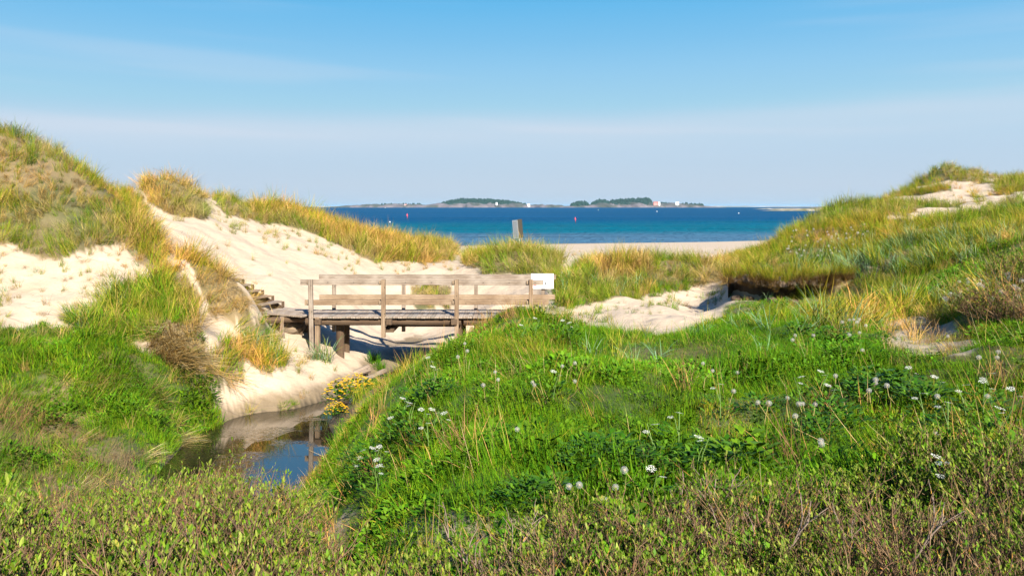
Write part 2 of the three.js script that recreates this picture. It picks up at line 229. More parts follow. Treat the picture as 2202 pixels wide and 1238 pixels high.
// ------------------------------------------------------------------ textures
function dataTex(w, h, f, srgbMap = true) {
  const a = new Uint8Array(w * h * 4);
  for (let y = 0; y < h; y++) for (let x = 0; x < w; x++) { const c = f(x / w, y / h); for (let q = 0; q < 3; q++) a[(y * w + x) * 4 + q] = clamp(Math.round(c[q] * 255), 0, 255); a[(y * w + x) * 4 + 3] = 255; }
  const t = new THREE.DataTexture(a, w, h); t.wrapS = t.wrapT = THREE.RepeatWrapping; t.magFilter = THREE.LinearFilter; t.minFilter = THREE.LinearMipmapLinearFilter; t.generateMipmaps = true;
  if (srgbMap) t.colorSpace = THREE.SRGBColorSpace; t.needsUpdate = true; return t;
}
function tileNoise(u, v, n, o = 3) {                              // fbm that repeats after 1
  let s = 0, a = 0.5, w = 0;
  for (let i = 0; i < o; i++) {
    const x = u * n, y = v * n, ix = Math.floor(x), iy = Math.floor(y), fx = x - ix, fy = y - iy, p = fx * fx * (3 - 2 * fx), q = fy * fy * (3 - 2 * fy), g = (i_, j_) => hash(((i_ % n) + n) % n + i * 57, ((j_ % n) + n) % n + n * 3);
    s += a * lerp(lerp(g(ix, iy), g(ix + 1, iy), p), lerp(g(ix, iy + 1), g(ix + 1, iy + 1), p), q); w += a; a *= 0.55; n *= 2;
  }
  return s / w;
}
const sandMap = dataTex(512, 512, (u, v) => { const g = 0.92 + 0.1 * (tileNoise(u, v, 64, 3) - 0.5) + 0.1 * (tileNoise(u, v, 6, 3) - 0.5); return [g, g * 0.995, g * 0.985]; });
const sandBump = dataTex(512, 512, (u, v) => {
  let g = 0.55 * tileNoise(u, v, 7, 3) + 0.25 * tileNoise(u + 0.3, v, 22, 2) + 0.12 * tileNoise(u, v, 90, 2);
  const dip = tileNoise(u + 0.7, v + 0.2, 11, 1); g -= 0.35 * sstep(0.62, 0.85, dip); return [g, g, g];
}, false);
const woodMap = (seed, tones) => dataTex(512, 256, (u, v) => {
  const warp = 0.05 * (tileNoise(u, v + seed * 0.13, 3, 2) - 0.5), ring = 0.5 + 0.5 * Math.sin((v + warp) * 62 + 5 * tileNoise(u, v, 2, 2) + seed), fibre = hash(Math.floor((v + warp * 0.4) * 190) + seed * 77, Math.floor(u * 3 + hash(Math.floor(v * 190), seed) * 3)), blot = tileNoise(u + seed * 0.3, v, 4, 4);
  let kx = (u * 2.0 + seed * 0.37) % 1 - 0.5, ky = (v * 3 + seed * 0.21) % 1 - 0.5; const knot = sstep(0.09, 0.05, Math.hypot(kx * 2.6, ky * 1.2));
  const g = 0.74 + 0.12 * ring + 0.17 * (fibre - 0.5) + 0.42 * (blot - 0.5) - 0.3 * knot, t = clamp(blot * 1.6 - 0.3);
  return tones[0].map((c, i) => lerp(c, tones[1][i], t) * g);
});
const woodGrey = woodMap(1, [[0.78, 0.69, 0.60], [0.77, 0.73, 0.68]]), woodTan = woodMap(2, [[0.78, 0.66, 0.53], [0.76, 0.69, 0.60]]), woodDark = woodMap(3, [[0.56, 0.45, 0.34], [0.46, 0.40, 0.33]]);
const woodBump = dataTex(512, 256, (u, v) => { const f = hash(Math.floor(v * 150), Math.floor(u * 4)), g = 0.5 * f + 0.5 * tileNoise(u, v, 12, 3); return [g, g, g]; }, false);
const M = {
  railGrey: new THREE.MeshStandardMaterial({ map: woodGrey, bumpMap: woodBump, bumpScale: 0.004, roughness: 0.85, color: lin(0.62, 0.585, 0.55) }),
  railTan: new THREE.MeshStandardMaterial({ map: woodTan, bumpMap: woodBump, bumpScale: 0.004, roughness: 0.85, color: lin(0.62, 0.565, 0.505) }),
  deck: new THREE.MeshStandardMaterial({ map: woodGrey, bumpMap: woodBump, bumpScale: 0.004, roughness: 0.9, color: lin(0.76, 0.73, 0.70) }),
  deckOld: new THREE.MeshStandardMaterial({ map: woodGrey, bumpMap: woodBump, bumpScale: 0.004, roughness: 0.9, color: lin(0.6, 0.6, 0.58) }),
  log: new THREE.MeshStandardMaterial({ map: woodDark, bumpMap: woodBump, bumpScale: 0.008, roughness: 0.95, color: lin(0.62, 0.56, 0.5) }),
  white: new THREE.MeshStandardMaterial({ color: lin(0.66, 0.66, 0.65), roughness: 0.5 }),
  steel: new THREE.MeshStandardMaterial({ color: lin(0.30, 0.31, 0.30), roughness: 0.55, metalness: 0.4 }),
};
const leafMat = (c, r = 0.6, tr = 0.28) => new THREE.MeshPhysicalMaterial({ color: c, vertexColors: true, roughness: r, transmission: tr, thickness: 0, side: THREE.DoubleSide, specularIntensity: 0.15 });
const bladeMat = new THREE.MeshPhysicalMaterial({ color: lin(1, 1, 1), vertexColors: true, roughness: 0.75, specularIntensity: 0.1, side: THREE.DoubleSide });
bladeMat.name = 'grass blades';

// ------------------------------------------------------------------ ground sheet
const LITTER = [0.19, 0.14, 0.07], SAND = [0.475, 0.375, 0.272], WETSAND = [0.176, 0.131, 0.0788], MUD = [0.0413, 0.0315, 0.0188], SOIL = [0.085, 0.068, 0.024], SOILG = [0.045, 0.075, 0.010];
{
  const NR = 720, NC = 640, a0 = -1.25, a1 = 1.25, d0 = 0.9, d1 = 210;
  const pos = new Float32Array(NR * NC * 3), col = new Float32Array(NR * NC * 3), uv = new Float32Array(NR * NC * 2), idx = [];
  for (let r = 0; r < NR; r++) {
    const d = d0 * Math.pow(d1 / d0, r / (NR - 1));
    for (let c = 0; c < NC; c++) {
      const i = r * NC + c, x = lerp(a0, a1, c / (NC - 1)) * (d + 1.5), h = H(x, d), e = d < 26 ? streamDist(x, d) : 9;
      pos[i * 3] = x; pos[i * 3 + 1] = h; pos[i * 3 + 2] = -d; uv[i * 2] = x / 2.2; uv[i * 2 + 1] = (d + h * 1.3) / 2.2;
      const z = zone(x, d, h), n = fbm(x * 2.3 + 9, d * 2.3, 3), n2 = fbm(x * 0.5, d * 0.5 + 40, 3);
      let cover = z ? clamp(z.f * 0.75 + z.t * 0.72) : 0; if (z && z.bare) cover = 0;
      cover = clamp(sstep(0.12, 0.75, cover + (n - 0.5) * 0.45));
      const green = d < 16 ? sstep(0.3, 0.6, n2) : sstep(0.45, 0.75, n2) * 0.6;
      const wet = sstep(0.40, 0.22, h + (fbm(x * 2.1, d * 2.1 + 7, 3) - 0.5) * 0.22) * (d < 26 && e < 2.5 ? 1 : 0), beach = d > 55 ? sstep(0.12, -0.12, h) : 0;
      const mud = d < 15.4 || (d < 19 && x > -3.9) ? sstep(0.5, 0.2, h) * (d < 26 && e < 2 ? 1 : 0) : 0;
      const tone = 0.94 + 0.12 * n2;
      for (let q = 0; q < 3; q++) {
        let v = lerp(SAND[q] * tone, WETSAND[q], Math.max(wet, beach * 0.7));
        v = lerp(v, lerp(d > 16 || x < -4.5 ? LITTER[q] : SOIL[q], SOILG[q], green) * (0.7 + 0.6 * n), cover);
        v = lerp(v, MUD[q], Math.max(mud, e < 0 ? 0.85 : 0));
        col[i * 3 + q] = v;
      }
      if (r < NR - 1 && c < NC - 1) idx.push(i, i + 1, i + NC, i + 1, i + NC + 1, i + NC);
    }
  }
  const g = new THREE.BufferGeometry();
  g.setAttribute('position', new THREE.BufferAttribute(pos, 3)); g.setAttribute('color', new THREE.BufferAttribute(col, 3)); g.setAttribute('uv', new THREE.BufferAttribute(uv, 2));
  g.setIndex(new THREE.BufferAttribute(new Uint32Array(idx), 1)); g.computeVertexNormals();
  structure('ground', g, new THREE.MeshStandardMaterial({ vertexColors: true, map: sandMap, bumpMap: sandBump, bumpScale: 0.03, roughness: 0.95 }), 'pale sand dunes, beach and grassy banks');
}
console.log('ground');

// ------------------------------------------------------------------ stream water and sea
{
  const ripple = dataTex(512, 512, (u, v) => { const p = sstep(0.5, 0.62, tileNoise(u, v, 4, 3)), g = 0.5 + p * (tileNoise(u, v, 60, 2) - 0.5); return [g, g, g]; }, false);
  const g = new THREE.PlaneGeometry(17, 24, 1, 1); g.rotateX(-Math.PI / 2);
  for (let i = 0; i < 4; i++) g.attributes.uv.setXY(i, g.attributes.position.getX(i) / 3.0, g.attributes.position.getZ(i) / 1.6);
  const m = structure('stream', g, new THREE.MeshPhysicalMaterial({ color: lin(0.016, 0.013, 0.007), roughness: 0.03, ior: 2.9, bumpMap: ripple, bumpScale: 0.0035 }), 'dark still stream mirroring the sky and the sandy bank');
  m.position.set(-6.6, 0, -13.2);
}
const SEA = -0.3;
{
  const NR = 560, NC = 620, d0 = 80, d1 = 42000, pos = new Float32Array(NR * NC * 3), col = new Float32Array(NR * NC * 3), uv = new Float32Array(NR * NC * 2), idx = [];
  const shore = [0.044, 0.108, 0.172], teal = [0.0, 0.088, 0.135], blue = [0.0, 0.048, 0.120], deep = [0.0, 0.047, 0.117];
  for (let r = 0; r < NR; r++) {
    const rt = r / (NR - 1), d = rt < 0.7 ? d0 * Math.pow(5, rt / 0.7) : d0 * 5 * Math.pow(d1 / d0 / 5, (rt - 0.7) / 0.3);
    for (let c = 0; c < NC; c++) {
      const i = r * NC + c, x = lerp(-1.3, 1.3, c / (NC - 1)) * (d + 20), wv = fbm(x / 3.4 + d * 0.06, d / 1.5, 3) - 0.5;
      pos[i * 3] = x; pos[i * 3 + 1] = SEA + wv * 0.34 * sstep(88, 108, d - 0.1 * x) * (1 - sstep(250, 420, d)); pos[i * 3 + 2] = -d; uv[i * 2] = x / 9; uv[i * 2 + 1] = d / 9;
      const off = d - (98 + 0.10 * x) + (fbm(x * 0.012 + 5, d * 0.02, 3) - 0.5) * 40;      // metres out from the waterline
      const streak = fbm(x / (d * 0.5) + 20, Math.log(d) * 26, 3);
      const k1 = sstep(25, 62, off + (streak - 0.5) * 30), k2 = sstep(70, 190, off + (streak - 0.5) * 70), k3 = sstep(250, 800, off), l = 1 + (sstep(0.62, 0.8, streak)) * 0.45 * sstep(60, 140, off) - 0.25 * sstep(0.45, 0.25, streak);
      for (let q = 0; q < 3; q++) col[i * 3 + q] = lerp(lerp(lerp(shore[q], teal[q], k1), blue[q], k2), deep[q], k3) * l;
      if (r < NR - 1 && c < NC - 1) idx.push(i, i + 1, i + NC, i + 1, i + NC + 1, i + NC);
    }
  }
  const g = new THREE.BufferGeometry();
  g.setAttribute('position', new THREE.BufferAttribute(pos, 3)); g.setAttribute('color', new THREE.BufferAttribute(col, 3)); g.setAttribute('uv', new THREE.BufferAttribute(uv, 2)); g.setIndex(idx); g.computeVertexNormals();
  const waves = dataTex(512, 512, (u, v) => { const x = tileNoise(u, v, 8, 5); return [x, x, x]; }, false);
  structure('sea', g, new THREE.MeshPhysicalMaterial({ vertexColors: true, roughness: 0.4, specularIntensity: 0.015, bumpMap: waves, bumpScale: 0.6 }), 'clear blue sea with turquoise shallows off the beach');
}

// ------------------------------------------------------------------ timber helpers
function uvBox(g, along, seed = 0, scale = 1.4) {
  const p = g.attributes.position, n = g.attributes.normal, uv = g.attributes.uv, ax = ['x', 'y', 'z'], o = ax.filter((a) => a !== along), R = rng(seed * 91 + 7), o1 = R() * 5, o2 = R() * 5;
  for (let i = 0; i < p.count; i++) {
    const q = { x: p.getX(i), y: p.getY(i), z: p.getZ(i) }, m = { x: Math.abs(n.getX(i)), y: Math.abs(n.getY(i)), z: Math.abs(n.getZ(i)) };
    const v = m[along] > 0.7 ? q[o[0]] : m[o[0]] > m[o[1]] ? q[o[1]] : q[o[0]], u = m[along] > 0.7 ? q[o[1]] : q[along];
    uv.setXY(i, u / scale + o1, v / 0.6 + o2);
  }
  return g;
}
const timber = (w, h, d, along = 'x', seed = 1, r = 0.008) => uvBox(new RoundedBoxGeometry(w, h, d, 1, Math.min(r, w / 3, h / 3, d / 3)), along, seed);
function logGeo(r0, r1, len, seed, sides = 12) {                 // a round pole along x, a little uneven
  const g = new THREE.CylinderGeometry(r0, r1, len, sides, 6); const p = g.attributes.position;
  for (let i = 0; i < p.count; i++) { const x = p.getX(i), y = p.getY(i), z = p.getZ(i), k = 1 + (fbm(y * 2 + seed * 5, Math.atan2(z, x) * 1.2 + 9, 2) - 0.5) * 0.16; p.setX(i, x * k); p.setZ(i, z * k); }
  g.rotateZ(Math.PI / 2); g.computeVertexNormals(); const uv = g.attributes.uv; for (let i = 0; i < uv.count; i++) uv.setXY(i, uv.getY(i) * len / 1.4, uv.getX(i) * 1.2); return g;
}

// ------------------------------------------------------------------ the footbridge
const DECK = 1.74, ZN = -20, ZF = -21.3;
{
  const b = thing('footbridge', 'weathered grey timber footbridge with open rail fences over the sandy stream bed', 'footbridge');
  const R = rng(11);
  const pl = [0, 1, 2, 3, 4].map((s) => timber(0.122, 0.045, 1.42, 'z', 20 + s, 0.004)), x0 = -5.45, x1 = 1.3;
  let n = 0;
  for (let x = x0; x < x1; x += 0.1255, n++) part('plank', pl[n % 5], R() < 0.35 ? M.deckOld : M.deck, b, [x + 0.06, DECK - 0.0225 + (R() - 0.5) * 0.003, (ZN + ZF) / 2 + (R() - 0.5) * 0.03], [0, (R() - 0.5) * 0.012, 0]);
  // the short landing at the foot of the stairs, turned a little away
  const lp = [0, 1, 2].map((s) => timber(0.118, 0.045, 1.15, 'z', 40 + s, 0.006));
  for (let k = 0; k < 12; k++) { const t = (k + 0.5) / 12; part('plank', lp[k % 3], M.deck, b, [lerp(-5.47, -6.95, t), DECK - 0.026 + t * 0.0, lerp(-20.65, -21.35, t) + (R() - 0.5) * 0.03], [0, -0.38, 0]); }
  // rails and posts
  const rail = (name, xa, xb, y, z, hgt, seed, mat) => part(name, timber(xb - xa, hgt, 0.046, 'x', seed), mat, b, [(xa + xb) / 2, y, z], [0, 0, (R() - 0.5) * 0.004]);
  rail('top_rail', -5.72, 0.86, 2.65, ZN - 0.09, 0.148, 61, M.railGrey);
  rail('middle_rail', -5.6, 0.99, 2.11, ZN - 0.09, 0.142, 62, M.railTan);
  const f = (px) => P2(px, 21.35);
  rail('top_rail', f(686), f(1195), 2.675, ZF - 0.02, 0.148, 63, M.railGrey);
  rail('middle_rail', f(687), f(1193), 2.10, ZF - 0.02, 0.145, 64, M.railTan);
  const post = (x, top, bottom, z, w, seed, mat, tilt = 0) => part('post', timber(w, top - bottom, w, 'y', seed), mat, b, [x, (top + bottom) / 2, z], [0, 0, tilt]);
  post(-5.40, 2.735, 0.45, ZN, 0.11, 71, M.railGrey, 0.022); post(-5.225, 1.72, 0.45, ZN + 0.02, 0.12, 72, M.railTan); post(-3.46, 2.735, 1.18, ZN, 0.11, 73, M.railTan); post(-1.49, 2.735, 1.1, ZN, 0.11, 74, M.railTan); post(0.51, 2.735, 1.3, ZN, 0.11, 75, M.railTan);
  for (const px of [717, 867, 1023, 1168]) post(f(px), 2.62, 1.1, ZF - 0.10, 0.10, px, M.railGrey);
  for (const x of [-5.40, -3.46, -1.49, 0.51]) for (const y of [2.65, 2.11]) part('spacer_block', timber(0.07, 0.1, 0.05, 'x', 5), M.railTan, b, [x - 0.085, y, ZN - 0.035]);
  // logs under the deck
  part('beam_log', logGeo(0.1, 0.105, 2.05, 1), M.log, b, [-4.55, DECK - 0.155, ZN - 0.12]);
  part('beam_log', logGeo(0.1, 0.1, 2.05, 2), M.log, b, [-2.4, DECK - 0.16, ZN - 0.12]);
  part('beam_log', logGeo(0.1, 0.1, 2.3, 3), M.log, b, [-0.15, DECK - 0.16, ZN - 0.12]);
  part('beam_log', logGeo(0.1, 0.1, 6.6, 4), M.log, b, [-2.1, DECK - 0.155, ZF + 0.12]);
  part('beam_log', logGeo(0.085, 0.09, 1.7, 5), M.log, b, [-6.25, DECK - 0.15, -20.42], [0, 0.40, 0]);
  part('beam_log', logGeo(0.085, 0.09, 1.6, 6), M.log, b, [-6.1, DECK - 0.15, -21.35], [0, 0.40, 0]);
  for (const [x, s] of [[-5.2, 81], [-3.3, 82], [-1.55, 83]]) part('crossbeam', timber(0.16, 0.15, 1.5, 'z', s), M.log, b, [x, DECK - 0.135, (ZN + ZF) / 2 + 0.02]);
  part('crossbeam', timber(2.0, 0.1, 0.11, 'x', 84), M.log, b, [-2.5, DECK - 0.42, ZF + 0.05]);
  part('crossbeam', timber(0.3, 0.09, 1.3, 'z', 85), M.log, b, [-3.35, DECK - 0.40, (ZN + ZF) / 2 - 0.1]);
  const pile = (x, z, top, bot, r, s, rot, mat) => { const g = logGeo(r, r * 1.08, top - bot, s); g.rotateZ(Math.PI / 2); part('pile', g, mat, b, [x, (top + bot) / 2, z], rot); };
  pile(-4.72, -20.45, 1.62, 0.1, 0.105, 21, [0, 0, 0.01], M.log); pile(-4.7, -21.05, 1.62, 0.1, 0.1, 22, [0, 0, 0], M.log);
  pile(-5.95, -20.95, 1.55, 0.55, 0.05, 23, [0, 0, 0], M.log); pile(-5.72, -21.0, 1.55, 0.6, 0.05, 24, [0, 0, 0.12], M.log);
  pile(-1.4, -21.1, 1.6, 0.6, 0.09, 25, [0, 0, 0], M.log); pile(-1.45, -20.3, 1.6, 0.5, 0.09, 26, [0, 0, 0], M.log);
  part('prop', timber(0.085, 0.92, 0.06, 'y', 91), M.railTan, b, [-6.29, 1.24, -20.22], [0, 0.3, -0.10]);
  part('prop', timber(0.075, 0.92, 0.06, 'y', 92), M.railGrey, b, [-6.25, 1.24, -20.29], [0, 0.3, 0.09]);

  const nb = thing('notice_board', 'small white notice panel fixed to the end of the far bridge rail', 'notice');
  const cv = document.createElement('canvas'); cv.width = 384; cv.height = 256; const c = cv.getContext('2d');
  c.fillStyle = '#fbfaf7'; c.fillRect(0, 0, 384, 256);
  c.fillStyle = '#cf6a55'; for (let k = 0, x = 14; x < 280; k++) { const w = 6 + hash(k, 3) * 12; c.fillRect(x, 16, w, 9); x += w + 7; }
  c.fillStyle = '#2b2b30'; c.beginPath(); c.ellipse(248, 168, 13, 26, -0.35, 0, 7); c.fill(); c.fillRect(332, 128, 9, 16); c.fillRect(338, 140, 5, 10); c.fillRect(160, 208, 10, 20); c.fillRect(158, 206, 16, 6); c.fillRect(330, 216, 14, 9);
  c.fillStyle = '#9a9fa8'; c.fillRect(40, 203, 320, 3);
  c.fillStyle = '#d8402c'; c.fillRect(40, 184, 46, 20);
  const ct = new THREE.CanvasTexture(cv); ct.colorSpace = THREE.SRGBColorSpace;
  const xa = P2(1142, 21.25), xb = P2(1190.5, 21.25), ya = 2.345, yb = 2.775;
  part('panel', new RoundedBoxGeometry(xb - xa, yb - ya, 0.012, 1, 0.004), M.white, nb, [(xa + xb) / 2, (ya + yb) / 2, ZF + 0.02]);
  part('print', new THREE.PlaneGeometry(xb - xa - 0.01, yb - ya - 0.01), new THREE.MeshStandardMaterial({ map: ct, roughness: 0.55 }), nb, [(xa + xb) / 2, (ya + yb) / 2, ZF + 0.0285]);
}

// ------------------------------------------------------------------ stairs up the dune
{
  const s = thing('timber_stairs', 'old timber stairs climbing the dune from the end of the footbridge', 'stairs');
  const A = new THREE.Vector3(-6.98, 1.92, -21.35), B = new THREE.Vector3(-8.35, 2.52, -21.9), n = 5, dir = B.clone().sub(A), yaw = Math.atan2(-dir.z, dir.x);
  const tread = [0, 1, 2].map((k) => timber(0.24, 0.05, 0.85, 'z', 120 + k));
  for (let k = 0; k < n; k++) { const p = A.clone().lerp(B, k / (n - 1)); part('step', tread[k % 3], k % 3 ? M.railTan : M.railGrey, s, [p.x, p.y, p.z], [0, yaw, 0]); part('riser_post', timber(0.07, 0.26, 0.07, 'y', 140 + k), M.log, s, [p.x + 0.1 + 0.17, p.y - 0.13, p.z - 0.42]); }
  const len = dir.length() + 0.3, pitch = Math.atan2(dir.y, Math.hypot(dir.x, dir.z)), side = new THREE.Vector3(-dir.z, 0, dir.x).normalize();
  for (const q of [-0.4, 0.4]) { const g = timber(len, 0.2, 0.05, 'x', 160 + q * 10), m = part('stringer', g, M.log, s); m.position.copy(A).lerp(B, 0.5).addScaledVector(side, q).add(new THREE.Vector3(0, -0.17, 0)); m.rotation.order = 'YZX'; m.rotation.set(0, yaw, pitch); }
}
// ------------------------------------------------------------------ boulders and driftwood by the bridge
function rock(r, seed, sy = 0.7) {
  const g = new THREE.IcosahedronGeometry(r, 4), p = g.attributes.position;
  for (let i = 0; i < p.count; i++) { const v = new THREE.Vector3().fromBufferAttribute(p, i), n = v.clone().normalize(), k = 0.72 + 0.55 * fbm(n.x * 1.6 + seed * 3.1 + n.z, n.y * 1.6 + seed + n.z * 1.3, 3); v.multiplyScalar(k); v.y *= sy; p.setXYZ(i, v.x, v.y, v.z); }
  g.computeVertexNormals(); return g;
}
const rockMat = new THREE.MeshStandardMaterial({ map: dataTex(256, 256, (u, v) => { const g = 0.5 + 0.5 * tileNoise(u, v, 6, 4); return [g, g * 0.93, g * 0.84]; }), color: lin(0.32, 0.27, 0.22), roughness: 0.95, bumpMap: sandBump, bumpScale: 0.03 });
for (const [px, d, r, sy, lab] of [[628, 21.0, 0.36, 0.72, 'brown boulder wedged under the bridge landing'], [607, 20.85, 0.3, 0.7, 'pale boulder beside the crossed bridge props'], [655, 21.5, 0.26, 0.6, 'dark boulder in the shade under the bridge deck']]) {
  const x = P2(px, d), o = part(numbered('boulder'), rock(r, px * 0.37, sy), rockMat, scene, [x, H(x, d) + r * 0.25, -d], [0, px, 0]); tag(o, lab, 'boulder');
}
{
  const a = gp(748, 838), z = gp(826, 803);
  if (a && z) {
    const A = new THREE.Vector3(...a), B = new THREE.Vector3(...z), L = A.distanceTo(B), o = part('driftwood_log', logGeo(0.06, 0.075, L, 31), M.railGrey, scene); o.position.copy(A).lerp(B, 0.5); o.position.y += 0.07; o.quaternion.setFromUnitVectors(new THREE.Vector3(1, 0, 0), B.clone().sub(A).normalize()); tag(o, 'old log lying along the narrow stream by the bridge', 'log');
  }
  const b2 = gp(775, 805); if (b2) { const o = part('driftwood_stump', logGeo(0.09, 0.12, 0.5, 33), M.railGrey, scene, [b2[0], b2[1] + 0.08, b2[2]], [0.2, 0.6, 0.1]); tag(o, 'short log end in the bridge shadow beside the stream', 'log'); }
}
// ------------------------------------------------------------------ sign on the dune top
{
  const d = 34, x = P2(1121, d), s = thing('dune_sign', 'folded information sign with a lettered grey panel on a leaning pole', 'sign'); s.position.set(x, H(x, d), -d); s.rotation.z = 0.09;
  const y0 = s.position.y, cv = document.createElement('canvas'); cv.width = 128; cv.height = 256; const c = cv.getContext('2d');
  c.fillStyle = '#a6aeb5'; c.fillRect(0, 0, 128, 256); c.fillStyle = '#43484d'; for (let k = 0; k < 15; k++) for (let q = 12; q < 110;) { const w = 6 + hash(k, q) * 16; c.fillRect(q, 18 + k * 15, Math.min(w, 116 - q), 5); q += w + 4; }
  const t = new THREE.CanvasTexture(cv); t.colorSpace = THREE.SRGBColorSpace;
  part('pole', new THREE.CylinderGeometry(0.03, 0.03, 4.05 - y0 + 0.3, 12), new THREE.MeshStandardMaterial({ color: lin(0.42, 0.42, 0.36), roughness: 0.7 }), s, [0, (4.05 - y0 - 0.3) / 2, 0]);
  const W = 0.36, Hh = 0.86, yc = 3.68 - y0;
  const l = part('lettered_panel', new RoundedBoxGeometry(W, Hh, 0.03, 1, 0.006), M.steel, s, [-W / 2 * Math.cos(0.82) + 0.0, yc - 0.02, W / 2 * Math.sin(0.82) * -1 + 0.09], [0, -0.82 + Math.PI * 0, 0.0]);
  part('print', new THREE.PlaneGeometry(W - 0.03, Hh - 0.03), new THREE.MeshStandardMaterial({ map: t, roughness: 0.6 }), l, [0, 0, 0.018]);
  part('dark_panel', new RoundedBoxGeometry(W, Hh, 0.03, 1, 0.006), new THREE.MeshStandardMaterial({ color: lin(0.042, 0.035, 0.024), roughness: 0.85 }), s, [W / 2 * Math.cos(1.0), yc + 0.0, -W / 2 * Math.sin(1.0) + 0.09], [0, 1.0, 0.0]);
}

// ------------------------------------------------------------------ buoys, islands, skerries
{
  const spar = (px, py, lab) => {
    const d = FOC * (EYE - SEA) / (py - HZ), b = thing('spar_buoy', lab, 'buoy', 'red spar buoys on the sea'); b.position.set(P2(px, d), SEA, -d); b.rotation.z = 0.06; const k = d / 300;
    part('float', new THREE.CylinderGeometry(0.16 * k, 0.2 * k, 0.9 * k, 10), new THREE.MeshStandardMaterial({ color: lin(0.02, 0.025, 0.05), roughness: 0.5 }), b, [0, 0.35 * k, 0]);
    part('staff', new THREE.CylinderGeometry(0.07 * k, 0.09 * k, 1.4 * k, 8), new THREE.MeshStandardMaterial({ color: lin(0.5, 0.03, 0.04), roughness: 0.5 }), b, [0, 1.4 * k, 0]);
    part('topmark', new THREE.ConeGeometry(0.34 * k, 1.1 * k, 10), new THREE.MeshStandardMaterial({ color: lin(0.62, 0.035, 0.05), roughness: 0.5 }), b, [0, 2.15 * k, 0]);
  };
  spar(876, 472.5, 'red spar buoy off the low wooded island end'); spar(1238, 480.5, 'red spar buoy with pointed topmark beyond the dune sign');
  for (const [px, py] of [[838, 478], [1287, 452], [1413, 455], [1589, 459], [828, 447]]) {
    const d = FOC * (EYE - SEA) / (py - HZ), r = 0.26 * Math.pow(d / 300, 0.7), g = new THREE.SphereGeometry(r, 12, 8); g.scale(1, 0.85, 1);
    const o = part(numbered('mooring_buoy'), mergeGeometries([g, new THREE.TorusGeometry(r * 0.3, r * 0.08, 6, 10).translate(0, r * 0.95, 0)]), M.white, scene, [P2(px, d), SEA + r * 0.35, -d]); tag(o, 'small white mooring buoy floating on the blue sea', 'buoy', 'white mooring buoys');
  }
}
const rockShore = new THREE.MeshStandardMaterial({ vertexColors: true, roughness: 0.95 });
function lowLand(name, label, d, depth, prof, pal) {              // a low island: profile of [photo column, height in metres]
  const xs = prof.map((q) => P2(q[0], d)), NX = 220, NZ = 18, pos = [], col = [], idx = [];
  for (let j = 0; j <= NZ; j++) for (let i = 0; i <= NX; i++) {
    const t = i / NX, x = lerp(xs[0], xs[xs.length - 1], t); let k = 0; while (k < xs.length - 2 && x > xs[k + 1]) k++;
    const top = lerp(prof[k][1], prof[k + 1][1], sstep(xs[k], xs[k + 1], x)), v = j / NZ, sc = d / 3000, n = fbm(x / (14 * sc), v * 5 + d, 4);
    const h = top * Math.pow(Math.sin(Math.PI * clamp(v, 0, 1)), 0.55) * (0.5 + n) - 1.2 * (v === 0 || v === 1 ? 1 : 0);
    pos.push(x, SEA + h, -d - depth * (v - 0.1) - (fbm(x / (40 * sc), 3, 2) - 0.5) * depth * 0.4);
    const r = fbm(x / (9 * sc) + 9, v * 14 + 4, 3), g = sstep(0.45, 0.62, fbm(x / (30 * sc), v * 3 + 7, 3) + v * 0.25);
    for (let q = 0; q < 3; q++) col.push(lerp(pal[0][q], pal[1][q], g) * (0.55 + 0.9 * r));
  }
  for (let j = 0; j < NZ; j++) for (let i = 0; i < NX; i++) { const a = j * (NX + 1) + i; idx.push(a, a + 1, a + NX + 1, a + 1, a + NX + 2, a + NX + 1); }
  const g = new THREE.BufferGeometry(); g.setAttribute('position', new THREE.Float32BufferAttribute(pos, 3)); g.setAttribute('color', new THREE.Float32BufferAttribute(col, 3)); g.setIndex(idx); g.computeVertexNormals();
  return structure(name, g, rockShore, label);
}
lowLand('island', 'long low rocky island on the horizon', 3000, 420, [[680, 0], [735, 9], [800, 14], [860, 14], [900, 12], [960, 16], [1100, 17], [1160, 11], [1205, 11], [1225, 6], [1240, 7], [1300, 17], [1400, 19], [1450, 19], [1500, 13], [1545, 4], [1570, 0]], [[0.13, 0.11, 0.11], [0.055, 0.06, 0.045]]);
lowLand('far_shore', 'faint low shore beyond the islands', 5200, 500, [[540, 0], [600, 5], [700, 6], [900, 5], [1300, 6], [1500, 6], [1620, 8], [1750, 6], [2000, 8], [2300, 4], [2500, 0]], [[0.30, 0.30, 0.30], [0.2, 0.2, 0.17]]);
lowLand('skerry', 'bare rocky skerry off the far dune', 820, 60, [[1662, 0], [1690, 1.0], [1740, 2.4], [1800, 3.2], [1880, 3.4], [1960, 2], [2100, 0]], [[0.26, 0.22, 0.17], [0.16, 0.14, 0.06]]);
lowLand('skerry', 'thin flat skerry barely above the sea', 1300, 60, [[1632, 0], [1660, 1.3], [1700, 1.6], [1760, 1.8], [1850, 0]], [[0.30, 0.27, 0.22], [0.16, 0.14, 0.08]]);
